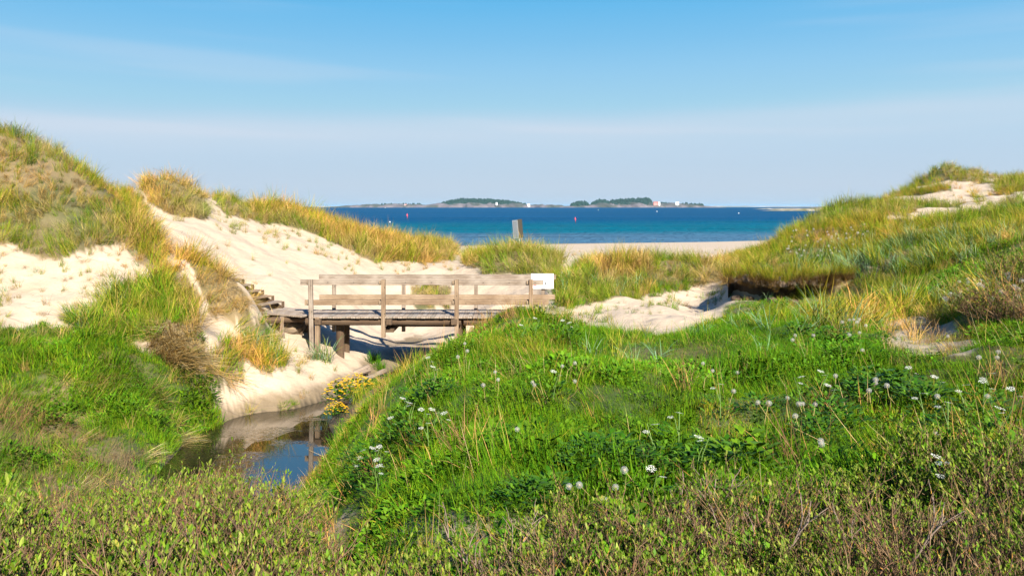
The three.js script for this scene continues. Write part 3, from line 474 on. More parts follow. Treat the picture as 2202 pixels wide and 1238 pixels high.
{
  // far woods: conifers too small to tell apart
  const cg = new THREE.IcosahedronGeometry(1, 2), p = cg.attributes.position; for (let i = 0; i < p.count; i++) { const y = p.getY(i), k = (y > 0 ? 1 - 0.55 * y : 1) * (0.75 + 0.5 * hash(i, 5)); p.setXYZ(i, p.getX(i) * k, y * 1.7, p.getZ(i) * k); } cg.computeVertexNormals();
  const cm = new THREE.MeshStandardMaterial({ color: lin(0.01, 0.035, 0.026), roughness: 0.95 });
  const wood = (name, label, d, list, n, seed) => {
    const R = rng(seed), im = new THREE.InstancedMesh(cg, cm, n), m = new THREE.Matrix4(), q = new THREE.Quaternion();
    for (let i = 0; i < n; i++) {
      const t = R(), px = lerp(list[0][0], list[list.length - 1][0], t); let k = 0; while (k < list.length - 2 && px > list[k + 1][0]) k++;
      const u = (px - list[k][0]) / (list[k + 1][0] - list[k][0]), top = 1.2 * lerp(list[k][1], list[k + 1][1], u), ground = 6, z = R(), s = (4.5 + R() * 2.5) * d / 3000, dd = d + 30 + z * 160, y = SEA + ground + (top - ground) * Math.pow(z, 0.6) - 2.0 * s + R() * 2;
      m.compose(new THREE.Vector3(P2(px, dd), Math.max(ground, y), -dd), q.setFromAxisAngle(new THREE.Vector3(0, 1, 0), R() * 7), new THREE.Vector3(s, s * (0.9 + R() * 0.4), s)); im.setMatrixAt(i, m);
      const c = 0.8 + R() * 0.5; im.setColorAt(i, lin(c, c, c));
    }
    im.name = numbered(name); im.castShadow = im.receiveShadow = true; scene.add(im); tag(im, label, 'woodland', null, 'stuff');
  };
  wood('island_wood', 'dark wood covering the long rounded island hill', 3080, [[944, 14], [955, 24], [975, 32], [1000, 36], [1050, 34], [1090, 28], [1115, 22], [1130, 12]], 900, 1);
  wood('island_wood', 'dense block of tall trees beside the red island house', 3060, [[1311, 24], [1318, 32], [1340, 34], [1375, 38], [1395, 38], [1403, 24]], 420, 2);
  wood('island_wood', 'smaller clump of trees next to the dense island wood', 3060, [[1272, 20], [1285, 32], [1300, 33], [1309, 24]], 130, 3);
  wood('island_wood', 'low clump of trees at the rocky island point', 3050, [[1228, 16], [1240, 25], [1258, 26], [1265, 18]], 110, 4);
  wood('island_wood', 'sparse row of scrub trees by the white island house', 3050, [[1467, 18], [1478, 22], [1484, 16], [1500, 14], [1512, 10]], 40, 5);
  wood('island_wood', 'low grove behind the red island house', 3100, [[1418, 18], [1436, 23], [1452, 15]], 60, 6);
  wood('island_wood', 'scattered shore trees on the low island end', 3060, [[820, 16], [830, 14], [845, 20], [870, 18], [900, 19], [905, 14]], 26, 7);
  // far houses
  const house = (px, y, w, h, l, roofC, wallC, label) => {
    const d = 3030, t = thing('house', label, 'house'); t.position.set(P2(px, d), SEA + y, -d); t.rotation.y = hash(px, 2) * 1.2 - 0.6;
    part('wall', new THREE.BoxGeometry(w, h + 4, l), new THREE.MeshStandardMaterial({ color: lin(...wallC), roughness: 0.8 }), t, [0, h / 2 - 2, 0]);
    const sh = new THREE.Shape([new THREE.Vector2(-l / 2 - 0.6, 0), new THREE.Vector2(l / 2 + 0.6, 0), new THREE.Vector2(0, l * 0.42)]), rg = new THREE.ExtrudeGeometry(sh, { depth: w + 1, bevelEnabled: false }); rg.translate(0, 0, -(w + 1) / 2); rg.rotateY(Math.PI / 2);
    part('roof', rg, new THREE.MeshStandardMaterial({ color: lin(...roofC), roughness: 0.8 }), t, [0, h + 0.01, 0]);
  };
  house(1410, 12, 17, 8, 12, [0.25, 0.12, 0.1], [0.55, 0.2, 0.17], 'red house beside the dense island wood'); house(1417, 12, 7, 8, 9, [0.4, 0.38, 0.36], [0.8, 0.8, 0.8], 'white house adjoining the red island house');
  house(1457, 13, 13, 6, 9, [0.6, 0.6, 0.6], [0.82, 0.82, 0.82], 'white house on the bare island rise'); house(1137, 6, 9, 6, 8, [0.6, 0.6, 0.6], [0.82, 0.82, 0.82], 'white boathouse at the end of the wooded hill');
  house(1068, 13, 6, 5, 6, [0.7, 0.7, 0.7], [0.82, 0.82, 0.82], 'tiny white hut below the rounded wood'); house(872, 6, 8, 5, 7, [0.5, 0.2, 0.16], [0.75, 0.6, 0.55], 'pink hut on the bare low island end'); house(1369, 6, 6, 5, 6, [0.6, 0.6, 0.6], [0.82, 0.82, 0.82], 'white boathouse at the foot of the dense wood');
}
console.log('far');

// ------------------------------------------------------------------ grasses
// a tuft: blades as tapered curved strips; colours are per blade
function tuft(o) {
  const R = rng(o.seed), pos = [], col = [], nor = [], idx = [], S = o.seg || 3;
  for (let b = 0; b < o.n; b++) {
    const az = o.fan ? (R() - 0.5) * o.fan : R() * 6.2832, br = o.r * Math.sqrt(R()), ba = R() * 6.2832, len = lerp(o.l[0], o.l[1], R()), w = lerp(o.w[0], o.w[1], R()) / 2;
    const lean = lerp(o.lean[0], o.lean[1], R()), curl = lerp(o.curl[0], o.curl[1], R()), tw = (R() - 0.5) * 1.4, c = o.cols[Math.floor(R() * o.cols.length)], v = 0.75 + R() * 0.5, v0 = pos.length / 3;
    let x = br * Math.cos(ba), y = -0.03, z = br * Math.sin(ba), a = lean; const step = len / S;
    for (let s = 0; s <= S; s++) {
      const t = s / S, ww = s === S ? 0 : w * (1 - 0.55 * t * t), sa = az + Math.PI / 2 + tw * t, sx = Math.sin(sa) * ww, sz = Math.cos(sa) * ww;
      if (s === S) pos.push(x, y, z); else pos.push(x - sx, y, z - sz, x + sx, y, z + sz);
      const k = s === S ? 1 : 2; for (let q = 0; q < k; q++) { col.push(c[0] * v, c[1] * v, c[2] * v); nor.push(Math.sin(az) * Math.cos(a) * 0.8, Math.sin(a) * 0.6 + 0.55, Math.cos(az) * Math.cos(a) * 0.8); }
      x += Math.sin(az) * Math.sin(a) * step; z += Math.cos(az) * Math.sin(a) * step; y += Math.cos(a) * step; a += curl / S;
    }
    for (let s = 0; s < S - 1; s++) { const i = v0 + s * 2; idx.push(i, i + 1, i + 2, i + 1, i + 3, i + 2); }
    idx.push(v0 + 2 * S - 2, v0 + 2 * S - 1, v0 + 2 * S);
  }
  const g = new THREE.BufferGeometry(); g.setAttribute('position', new THREE.Float32BufferAttribute(pos, 3)); g.setAttribute('color', new THREE.Float32BufferAttribute(col, 3)); g.setIndex(idx); g.computeVertexNormals(); return g;
}
const C = {
  g1: [0.060, 0.145, 0.004], g2: [0.095, 0.18, 0.006], g3: [0.027, 0.095, 0.003], g4: [0.115, 0.185, 0.004], y1: [0.215, 0.195, 0.02],
  o1: [0.16, 0.178, 0.012], o2: [0.235, 0.20, 0.022], t1: [0.345, 0.221, 0.0675], t2: [0.435, 0.289, 0.105], t3: [0.27, 0.176, 0.06], b1: [0.15, 0.0975, 0.0488], b2: [0.109, 0.0713, 0.0375], l1: [0.128, 0.203, 0.09], l2: [0.188, 0.255, 0.124], l3: [0.0825, 0.15, 0.0562], s1: [0.345, 0.285, 0.15], h1: [0.045, 0.112, 0.008], h2: [0.075, 0.16, 0.010], w1: [0.135, 0.19, 0.012], w2: [0.20, 0.24, 0.035], w3: [0.075, 0.13, 0.008], w4: [0.27, 0.232, 0.0375],
};
// leaves: pointed ovals folded a little along the midrib, standing off a point in a direction
function leafInto(o, p, dir, len, wid, c, fold = 0.25) {
  const up = Math.abs(dir.y) > 0.95 ? new THREE.Vector3(1, 0, 0) : new THREE.Vector3(0, 1, 0), s = new THREE.Vector3().crossVectors(dir, up).normalize(), n = new THREE.Vector3().crossVectors(s, dir).normalize(), b = o.pos.length / 3;
  for (const [t, w, f] of [[0, 0, 0], [0.35, -1, 1], [0.35, 1, 1], [0.72, -0.72, 0.7], [0.72, 0.72, 0.7], [1, 0, -0.6]]) { o.pos.push(p.x + dir.x * len * t + s.x * w * wid + n.x * f * fold * wid, p.y + dir.y * len * t + s.y * w * wid + n.y * f * fold * wid, p.z + dir.z * len * t + s.z * w * wid + n.z * f * fold * wid); o.col.push(...c); }
  o.idx.push(b, b + 2, b + 1, b + 1, b + 2, b + 4, b + 1, b + 4, b + 3, b + 3, b + 4, b + 5);
}
function leafGeo(o) { const g = new THREE.BufferGeometry(); g.setAttribute('position', new THREE.Float32BufferAttribute(o.pos, 3)); g.setAttribute('color', new THREE.Float32BufferAttribute(o.col, 3)); g.setIndex(o.idx); g.computeVertexNormals(); return g; }
function herb(seed, o) {
  const R = rng(seed * 13 + 3), out = { pos: [], col: [], idx: [] };
  for (let i = 0; i < o.n; i++) {
    const a = R() * 6.2832, r = o.r * Math.sqrt(R()), y = o.h * (0.25 + 0.75 * R()) * Math.sqrt(1 - 0.7 * (r / o.r) ** 2), c = o.cols[Math.floor(R() * o.cols.length)], v = 0.75 + R() * 0.5;
    const dir = new THREE.Vector3(Math.cos(a + R() - 0.5), 0.15 + R() * 0.6, Math.sin(a + R() - 0.5)).normalize(), L = lerp(o.l[0], o.l[1], R());
    leafInto(out, new THREE.Vector3(Math.cos(a) * r, y, Math.sin(a) * r), dir, L, L * o.w * 0.5, c.map((q) => q * v));
  }
  return leafGeo(out);
}
const KIND = {
  me: { name: 'meadow_grass', label: 'short bright green meadow grass over the near bank', v: 4, o: { n: 22, r: 0.08, l: [0.05, 0.17], w: [0.0024, 0.0045], lean: [0.05, 1.25], curl: [-0.3, 1.6], cols: [C.g1, C.g1, C.g2, C.g3, C.g3, C.g2, C.g4, C.g1] } },
  dry: { name: 'dry_meadow_grass', label: 'yellowed fine grass mixed through the meadow', v: 3, o: { n: 18, r: 0.08, l: [0.06, 0.18], w: [0.003, 0.005], lean: [0.1, 1.1], curl: [0.1, 1.2], cols: [C.y1, C.t3, C.o2, C.g4, C.g4, C.o1] } },
  lu: { name: 'bank_grass', label: 'lush fresh green grass on the stream bank', v: 3, o: { n: 18, r: 0.09, l: [0.08, 0.26], w: [0.004, 0.008], lean: [0.05, 0.9], curl: [0.0, 1.4], cols: [C.g1, C.g2, C.g2, C.g4, C.g3, C.o1] } },
  lg: { name: 'tall_green_grass', label: 'tall green grass tussocks on the dune foot', v: 3, o: { n: 34, r: 0.12, l: [0.3, 0.62], w: [0.006, 0.01], lean: [0.05, 0.6], curl: [0.2, 1.4], cols: [C.g1, C.g3, C.g2, C.o1] } },
  mg: { name: 'marram_grass', label: 'olive green marram grass covering the dunes', v: 4, o: { n: 40, r: 0.14, l: [0.35, 0.85], w: [0.005, 0.009], lean: [0.05, 0.65], curl: [0.2, 1.6], cols: [C.o1, C.o1, C.o2, C.g4, C.t1, C.g1, C.y1, C.o2] } },
  mt: { name: 'dry_marram_grass', label: 'golden dry marram grass on the dune crests', v: 4, o: { n: 40, r: 0.14, l: [0.35, 0.85], w: [0.005, 0.009], lean: [0.1, 0.8], curl: [0.3, 1.8], cols: [C.t1, C.t2, C.t3, C.o2, C.t1, C.y1] } },
  th: { name: 'hanging_thatch', label: 'tan dead grass thatch drooping down the banks', v: 3, o: { n: 46, r: 0.16, l: [0.4, 0.8], w: [0.005, 0.008], lean: [0.45, 1.0], curl: [0.25, 0.75], fan: 1.9, cols: [C.t1, C.t2, C.t3, C.t1, C.s1] }, down: true },
  br: { name: 'withered_grass', label: 'brown withered grass and stems low on the banks', v: 3, o: { n: 36, r: 0.15, l: [0.25, 0.6], w: [0.004, 0.007], lean: [0.15, 1.05], curl: [0.0, 0.6], cols: [C.b1, C.b2, C.b1, C.t3] } },
  le: { name: 'lyme_grass', label: 'blue-green lyme grass blades scattered over the dunes', v: 3, o: { n: 16, r: 0.13, l: [0.4, 0.8], w: [0.009, 0.016], lean: [0.1, 0.8], curl: [0.2, 1.5], cols: [C.l1, C.l2, C.l3, C.l1] } },
  lt: { name: 'sand_litter', label: 'bits of straw and dead grass lying on the sand', v: 3, o: { n: 5, r: 0.16, l: [0.06, 0.2], w: [0.004, 0.007], lean: [1.3, 1.6], curl: [-0.2, 0.2], seg: 2, cols: [C.b1, C.b2, C.t3] } },
  he: { name: 'low_herbs', label: 'low leafy herbs growing through the meadow grass', v: 4, leaf: true },
  st: { name: 'dry_stalks', label: 'thin straw stalks standing in the meadow', v: 3, o: { n: 5, r: 0.16, l: [0.15, 0.5], w: [0.002, 0.0038], lean: [0.05, 0.95], curl: [-0.3, 0.4], cols: [C.s1, C.t1, C.t3, C.s1] } },
};
const lists = {};
for (const k in KIND) { KIND[k].geo = []; lists[k] = []; for (let v = 0; v < KIND[k].v; v++) { KIND[k].geo.push(KIND[k].leaf ? herb(40 + v, { n: 20, r: 0.07, h: 0.1, l: [0.02, 0.045], w: 0.5, cols: [C.g3, C.h1, C.g1, C.h2] }) : tuft({ ...KIND[k].o, seed: 1000 + v * 7 + k.charCodeAt(0) * 31 + k.charCodeAt(1) })); lists[k].push([]); } }
{
  const R = rng(5), up = new THREE.Vector3(0, 1, 0), q = new THREE.Quaternion(), q2 = new THREE.Quaternion();
  const pick = (o) => { let s = 0; for (const k in o) s += o[k]; let t = R() * s; for (const k in o) { t -= o[k]; if (t <= 0) return k; } return null; };
  const put = (k, x, d, h, size) => {
    const K = KIND[k], n = normalAt(x, d, 0.15), e = streamDist(x, d); if (d < 26 && e < 0.02) return;
    let yaw = R() * 6.2832; const m = new THREE.Matrix4();
    if (K.down) { yaw = Math.atan2(n.x, n.z) + (R() - 0.5) * 0.9; const dir = up.clone().lerp(n, 0.85).normalize(); q.setFromUnitVectors(up, dir); } else { const bx = (fbm(x * 1.4 + 300, d * 1.4, 2) - 0.5) * 1.7, bz = (fbm(x * 1.4, d * 1.4 + 300, 2) - 0.5) * 1.7; q.setFromUnitVectors(up, up.clone().lerp(n, 0.3).add(new THREE.Vector3(bx, 0, bz)).normalize()); }
    q.multiply(q2.setFromAxisAngle(up, yaw));
    const s = size * (0.7 + R() * 0.6); m.compose(new THREE.Vector3(x, h, -d), q, new THREE.Vector3(s, s * (0.85 + R() * 0.3), s));
    const p1 = fbm(x * 0.8 + 50, d * 0.8, 3), p2 = fbm(x * 0.35 + 9, d * 0.35 + 70, 3), p3 = fbm(x * 2.6 + 11, d * 2.6 + 31, 2), b = (0.5 + 0.6 * p1 + 0.5 * p3) * (0.8 + R() * 0.4), warm = 0.1 + (p2 - 0.5) * (K.o && K.o.l[1] > 0.4 ? 1.7 : 1.0);
    lists[k][Math.floor(R() * K.v)].push([m, b * (1 + warm * 0.55), b * (1 + warm * 0.08), b * (1 - warm * 0.3)]);
  };
  const scatter = (dA, dB, rate, amax, fn) => {
    for (let d = dA; d < dB;) {
      const rho = rate(d), st = 1 / Math.sqrt(rho), w = amax * d + 1.5;
      for (let x = -w; x < w; x += st) { const xx = x + R() * st, dd = d + R() * st, h = H(xx, dd), z = zone(xx, dd, h); if (z) fn(z, xx, dd, h); }
      d += st;
    }
  };
  scatter(2.2, 26, (d) => d < 6 ? 620 : 620 * Math.pow(6 / d, 1.2), 0.78, (z, x, d, h) => {
    let p = z.f; if (p <= 0) return; if (p > 1 ? false : R() > p) return;
    let k = pick(z.fk); if (k === 'me' && fbm(x * 0.7 + 200, d * 0.7 + 8, 3) > 0.6 && R() < 0.5) k = 'dry'; put(k, x, d, h, (0.5 + 1.05 * sstep(0.25, 0.75, fbm(x * 1.5, d * 1.5 + 20, 2))) * (d > 13 ? 1.25 : 1) * Math.min(1, 0.5 + z.s * 0.5));
    if (p > 1 && R() < p - 1) put(pick(z.fk), x + 0.03, d, h, 0.9);
  });
  scatter(2.6, 62, (d) => d < 18 ? 30 : 30 * Math.pow(18 / d, 0.9), 0.8, (z, x, d, h) => { const cl = fbm(x * 1.25 + 40, d * 1.25 + 80, 2); if (z.t <= 0 || R() > z.t * (z.t > 0.5 ? 0.75 + 0.9 * sstep(0.34, 0.6, cl) : 1)) { return; } let k = pick(z.tk); if (k === 'mg' && z.t > 0.5 && cl < 0.42 && R() < 0.6) k = R() < 0.5 ? 'mt' : 'th'; if (k) put(k, x, d, h, z.s * (d > 25 ? 1.1 : 1) * (z.t > 0.5 ? 0.92 + 0.5 * sstep(0.3, 0.7, cl) : 0.75 + 0.5 * cl)); });
  // brown roots and grass hanging over the undercut turf edge
  for (let px = 1556; px < 1835; px += 0.28) {
    const u = R(); if (u >= 0.45 && px < 1760 && (R() < 0.5 || vnoise(px * 0.11, 3) < 0.38)) continue; const lip = 0.3 + 0.4 * vnoise(px * 0.09, 9), o = u < 0.45 ? R() * lip : lip + 0.06 + R() * 0.1, d = scarpD(px) + 0.05 - o, x = P2(px, d), h = TURF(px) + 0.06 - (u < 0.45 ? 0.1 * o : 0.04 + R() * R() * 0.3), m = new THREE.Matrix4(), s = (u < 0.45 ? 0.25 : 0.18) + R() * R() * 0.5;
    q.setFromAxisAngle(up, (R() - 0.5) * 1.6); m.compose(new THREE.Vector3(x, h, -d), q, new THREE.Vector3(s, s * (0.8 + R() * 0.4), s));
    const k = u < 0.45 ? (R() < 0.6 ? 'mg' : 'lu') : R() < 0.7 ? 'th' : 'br', b = (k === 'th' ? 0.5 : k === 'br' ? 0.85 : 0.95) * (0.5 + R() * 0.8); lists[k][Math.floor(R() * KIND[k].v)].push([m, b, b * 0.9, b * 0.75]);
  }
}
let total = 0;
for (const k in KIND) {
  lists[k].forEach((L, v) => {
    if (!L.length) return;
    const im = new THREE.InstancedMesh(KIND[k].geo[v], bladeMat, L.length), c = new THREE.Color(); total += L.length;
    L.forEach(([m, r, g, b], i) => { im.setMatrixAt(i, m); im.setColorAt(i, c.setRGB(r, g, b)); });
    im.name = numbered(KIND[k].name); im.castShadow = im.receiveShadow = true; scene.add(im); tag(im, KIND[k].label, 'grass', KIND[k].label, 'stuff');
  });
}
console.log('tufts', total, Object.keys(lists).map((k) => k + ':' + lists[k].reduce((a, l) => a + l.length, 0)).join(' '));


// ------------------------------------------------------------------ the undercut turf edge
{
  const N = 260, prof = [[-0.9, 0.0], [-0.35, 0.04], [0.15, 0.04], [0.48, -0.03], [0.6, -0.12], [0.46, -0.2], [0.1, -0.24], [-0.32, -0.32], [-0.5, -0.55], [-0.5, -1.0]], pos = [], col = [], idx = [], K = prof.length;
  for (let i = 0; i <= N; i++) {
    const t = i / N, px = lerp(1566, 1800, t), s = scarpD(px), x0 = P2(px, s), top = TURF(px) + 0.02, end = sstep(0, 0.06, t) * (1 - sstep(0.86, 1, t));
    prof.forEach(([o, y], k) => {
      const n = fbm(px * 0.08 + k * 0.4, k * 0.9 + 3, 4) - 0.5, oo = (o + n * 0.55 * (k > 1 && k < 7 ? 1 : 0.3)) * lerp(0.25, 1, end), d = s + 0.06 - oo;
      pos.push(x0 * d / s, top + y * lerp(0.6, 1, end) + n * 0.2 - (1 - end) * 0.08, -d);
      const v = 0.6 + 0.9 * fbm(px * 0.15, k * 1.3, 2); col.push(0.085 * v, 0.058 * v, 0.034 * v);
    });
  }
  for (let i = 0; i < N; i++) for (let k = 0; k < K - 1; k++) { const a = i * K + k; idx.push(a, a + K, a + 1, a + 1, a + K, a + K + 1); }
  const g = new THREE.BufferGeometry(); g.setAttribute('position', new THREE.Float32BufferAttribute(pos, 3)); g.setAttribute('color', new THREE.Float32BufferAttribute(col, 3)); g.setIndex(idx); g.computeVertexNormals();
  structure('turf_edge', g, new THREE.MeshStandardMaterial({ vertexColors: true, roughness: 1, side: THREE.DoubleSide }), 'dark peaty turf edge overhanging the sand path');
}

for (const [px, off, r, l] of [[1585, 0.55, 0.16, 'fallen dark sod at the end of the undercut turf edge'], [1612, 0.35, 0.12, 'small fallen sod below the undercut turf edge'], [1660, 0.6, 0.14, 'fallen sod half buried under the turf overhang'], [1705, 0.5, 0.17, 'large fallen sod under the grassy overhang']]) {
  const d = scarpD(px) - off, x = P2(px, d), o = part(numbered('fallen_sod'), rock(r, px * 0.7, 0.75), new THREE.MeshStandardMaterial({ color: lin(0.085, 0.058, 0.034), roughness: 1, bumpMap: sandBump, bumpScale: 0.04 }), scene, [x, H(x, d) + r * 0.3, -d], [0, px, 0]); tag(o, l, 'sod');
}
// ------------------------------------------------------------------ shrubs of the near bank
const twigMat = new THREE.MeshStandardMaterial({ vertexColors: true, roughness: 0.85 }), foliMat = leafMat(lin(1, 1, 1), 0.5, 0.2);
function tubeInto(o, pts, r0, r1, c, sides = 3) {
  const b = o.pos.length / 3, n = pts.length;
  pts.forEach((p, i) => {
    const q = pts[Math.min(i + 1, n - 1)].clone().sub(pts[Math.max(0, i - 1)]).normalize(), s = new THREE.Vector3().crossVectors(q, Math.abs(q.y) > 0.9 ? new THREE.Vector3(1, 0, 0) : new THREE.Vector3(0, 1, 0)).normalize(), u = new THREE.Vector3().crossVectors(s, q), r = lerp(r0, r1, i / (n - 1));
    for (let k = 0; k < sides; k++) { const a = k / sides * 6.2832, x = Math.cos(a) * r, y = Math.sin(a) * r; o.pos.push(p.x + s.x * x + u.x * y, p.y + s.y * x + u.y * y, p.z + s.z * x + u.z * y); const cc = Array.isArray(c[0]) ? c[i] : c; o.col.push(...cc); }
  });
  for (let i = 0; i < n - 1; i++) for (let k = 0; k < sides; k++) { const a = b + i * sides + k, e = b + i * sides + (k + 1) % sides; o.idx.push(a, e, a + sides, e, e + sides, a + sides); }
}
function shrubGeo(seed, leafy, stems, big) {
  const R = rng(seed * 101 + 9), tw = { pos: [], col: [], idx: [] }, lf = { pos: [], col: [], idx: [] }, bark = [[0.165, 0.095, 0.045], [0.09, 0.054, 0.03], [0.225, 0.14, 0.07], [0.155, 0.075, 0.035]], leafC = [C.w1, C.w2, C.w3, C.w1, C.w2, C.h2, C.g2], V = (x, y, z) => new THREE.Vector3(x, y, z);
  const twig = (p, dir, len, r, lev) => {
    const pts = [p.clone()], q = p.clone(), d = dir.clone(), S = 4, c0 = bark[Math.floor(R() * 4)], cs = [c0];
    for (let s = 0; s < S; s++) { d.add(V((R() - 0.5) * 0.55, (R() - 0.32) * 0.4, (R() - 0.5) * 0.55)).normalize(); q.addScaledVector(d, len / S); pts.push(q.clone()); cs.push(R() < 0.035 ? [0.52, 0.25, 0.03] : c0); }
    tubeInto(tw, pts, r, r * 0.45, cs);
    if (lev < 2) { const n = lev === 0 ? 4 : 3; for (let k = 0; k < n; k++) { const i = 1 + Math.floor(R() * (S - 0.01)), nd = d.clone().add(V((R() - 0.5) * 1.7, (R() - 0.2) * 0.9, (R() - 0.5) * 1.7)).normalize(); twig(pts[i], nd, len * (0.35 + R() * 0.3), r * 0.6, lev + 1); } }
    if (lev > 0 || R() < 0.5) {
      const n = Math.round((lev === 0 ? 3 : 6) * leafy * (0.5 + R()));
      for (let k = 0; k < n; k++) { const t = 1 - 0.6 * R() * R(), i = Math.min(S - 1, Math.floor(t * S)), pp = pts[i].clone().lerp(pts[i + 1], t * S - i), a = R() * 6.2832, ld = d.clone().multiplyScalar(0.9).add(V(Math.cos(a), 0.3 + R() * 0.5, Math.sin(a)).multiplyScalar(0.75)).normalize(), L = big * (0.013 + R() * R() * 0.036), c = R() < 0.03 ? C.w4 : leafC[Math.floor(R() * leafC.length)], v = 0.8 + R() * 0.45; leafInto(lf, pp, ld, L, L * 0.165, c.map((x) => x * v)); }
    }
  };
  for (let i = 0; i < stems; i++) { const a = R() * 6.2832, r = 0.24 * Math.sqrt(R()), l = 0.25 + R() * 1.05; twig(V(Math.cos(a) * r, -0.03, Math.sin(a) * r), V(Math.cos(a) * Math.sin(l), Math.cos(l), Math.sin(a) * Math.sin(l)), 0.2 + R() * 0.16, 0.003 + R() * 0.0028, 0); }
  return [leafGeo(tw), leafGeo(lf)];
}
const SHRUBS = [[1, 1.2, 40, 1.1], [2, 0.9, 48, 0.95], [3, 0.55, 56, 0.9], [4, 0.18, 64, 0.9], [5, 1.5, 38, 1.25]].map(([s, l, n, b]) => shrubGeo(s, l, n, b));
const shrubLabel = ['leafy creeping willow shrub with pale green leaves on the near bank', 'spreading willow shrub with mixed leaves and twigs on the near bank', 'twiggy low shrub with thin leaf cover on the near bank', 'nearly bare brown twig shrub on the near bank', 'dense bright leaved low shrub on the near bank'];
function shrub(x, d, s, v, dy = 0) {
  const t = thing('willow_shrub', shrubLabel[v], 'shrub', 'shrubs along the near bank'); t.position.set(x, H(x, d) + dy, -d); t.rotation.y = hash(Math.round(x * 100), Math.round(d * 100)) * 6.28; t.scale.set(s, s * 0.95, s);
  part('twigs', SHRUBS[v][0], twigMat, t); if (SHRUBS[v][1].attributes.position.count) part('leaves', SHRUBS[v][1], foliMat, t);
}
{
  const R = rng(77), pickV = (brown) => { const u = R(); return u < brown ? (R() < 0.5 ? 3 : 2) : u < brown + 0.25 ? 1 : R() < 0.6 ? 0 : 4; };
  for (let d = 2.55; d < 4.7; d += 0.27) for (let px = 640; px < 2330; px += 470 / d) {
    const q = px + (R() - 0.5) * 150 / d * 2.4, dd = d + (R() - 0.5) * 0.26, lim = q < 1050 ? 3.3 : q < 1560 ? 3.05 : q < 1900 ? 3.2 : 3.5; if (dd > lim + (R() - 0.5) * 0.5) continue;
    shrub(P2(q, dd), dd, 0.5 + R() * 0.35, pickV(fbm(q * 0.006 + 3, d * 1.5, 2) > 0.5 ? 0.65 : 0.15));
  }
  for (let d = 2.9; d < 6.4; d += 0.4) for (let px = -140; px < 700; px += 700 / d) {
    const q = px + (R() - 0.5) * 110, dd = d + (R() - 0.5) * 0.3; if (q > 560 && dd > 5) continue;
    const top = (q > 330 && q < 640 ? 1000 : 1050) + 80 * (fbm(q * 0.012 + 4, dd * 0.9, 2) - 0.5) + (q > 620 ? 60 : 0), x = P2(q, dd), h = EYE - (top - HZ) * dd / FOC - H(x, dd); shrub(x, dd, clamp(h / 0.52, 0.6, 1.4) * (0.8 + R() * 0.2), pickV(fbm(q * 0.012, d * 1.3, 2) > 0.46 ? 0.85 : 0.2));
  }
  for (const [px, d, s, v] of [[2150, 8.9, 1.0, 2], [2195, 8.7, 1.1, 3], [2110, 9.2, 0.8, 2], [2205, 9.4, 1.1, 1]]) { const x = P2(px, d); shrub(x, d, s, v); }
}
// bare branches lying over the shrubs, crusted with orange lichen
{
  const R = rng(404), make = () => {
    const o = { pos: [], col: [], idx: [] }, V = (x, y, z) => new THREE.Vector3(x, y, z), grow = (p, dir, len, r, lev) => {
      const pts = [p.clone()], q = p.clone(), d = dir.clone(), cs = [[0.17, 0.125, 0.095]]; for (let k = 0; k < 5; k++) { d.add(V((R() - 0.5) * 0.5, (R() - 0.4) * 0.3, (R() - 0.5) * 0.5)).normalize(); q.addScaledVector(d, len / 5); pts.push(q.clone()); cs.push(R() < 0.05 ? [0.55, 0.27, 0.02] : [0.19, 0.135, 0.1]); }
      tubeInto(o, pts, r, r * 0.5, cs, 5); if (lev < 2) for (let k = 0; k < 3; k++) grow(pts[1 + Math.floor(R() * 4)], d.clone().add(V((R() - 0.5) * 1.4, R() * 0.6, (R() - 0.5) * 1.4)).normalize(), len * 0.5, r * 0.6, lev + 1);
    };
    for (let k = 0; k < 3; k++) { const a = R() * 6.28; grow(V(0, 0, 0), V(Math.cos(a), 0.7 + R() * 0.6, Math.sin(a)).normalize(), 0.2 + R() * 0.14, 0.005, 0); } return leafGeo(o);
  };
  const B = [make(), make(), make()];
  for (const [px, d, k, l] of [[1500, 3.6, 0, 'bare forked branch reaching into the meadow edge'], [1560, 3.4, 1, 'crooked bare branch beneath the broad leaved plant'], [1630, 3.0, 2, 'bare branch spread over brown twigs'], [1050, 3.0, 1, 'lichen spotted branch in the twiggy bank'], [1900, 2.8, 2, 'sprawling dead branch among leafy willow'], [330, 4.2, 2, 'dead branch in the thicket above the stream'], [80, 3.6, 0, 'dead branch in the leafy thicket']]) { const x = P2(px, d), o = part(numbered('bare_branch'), B[k], twigMat, scene, [x, H(x, d) + 0.02, -d], [0, px, 0]); tag(o, l, 'branch'); }
}
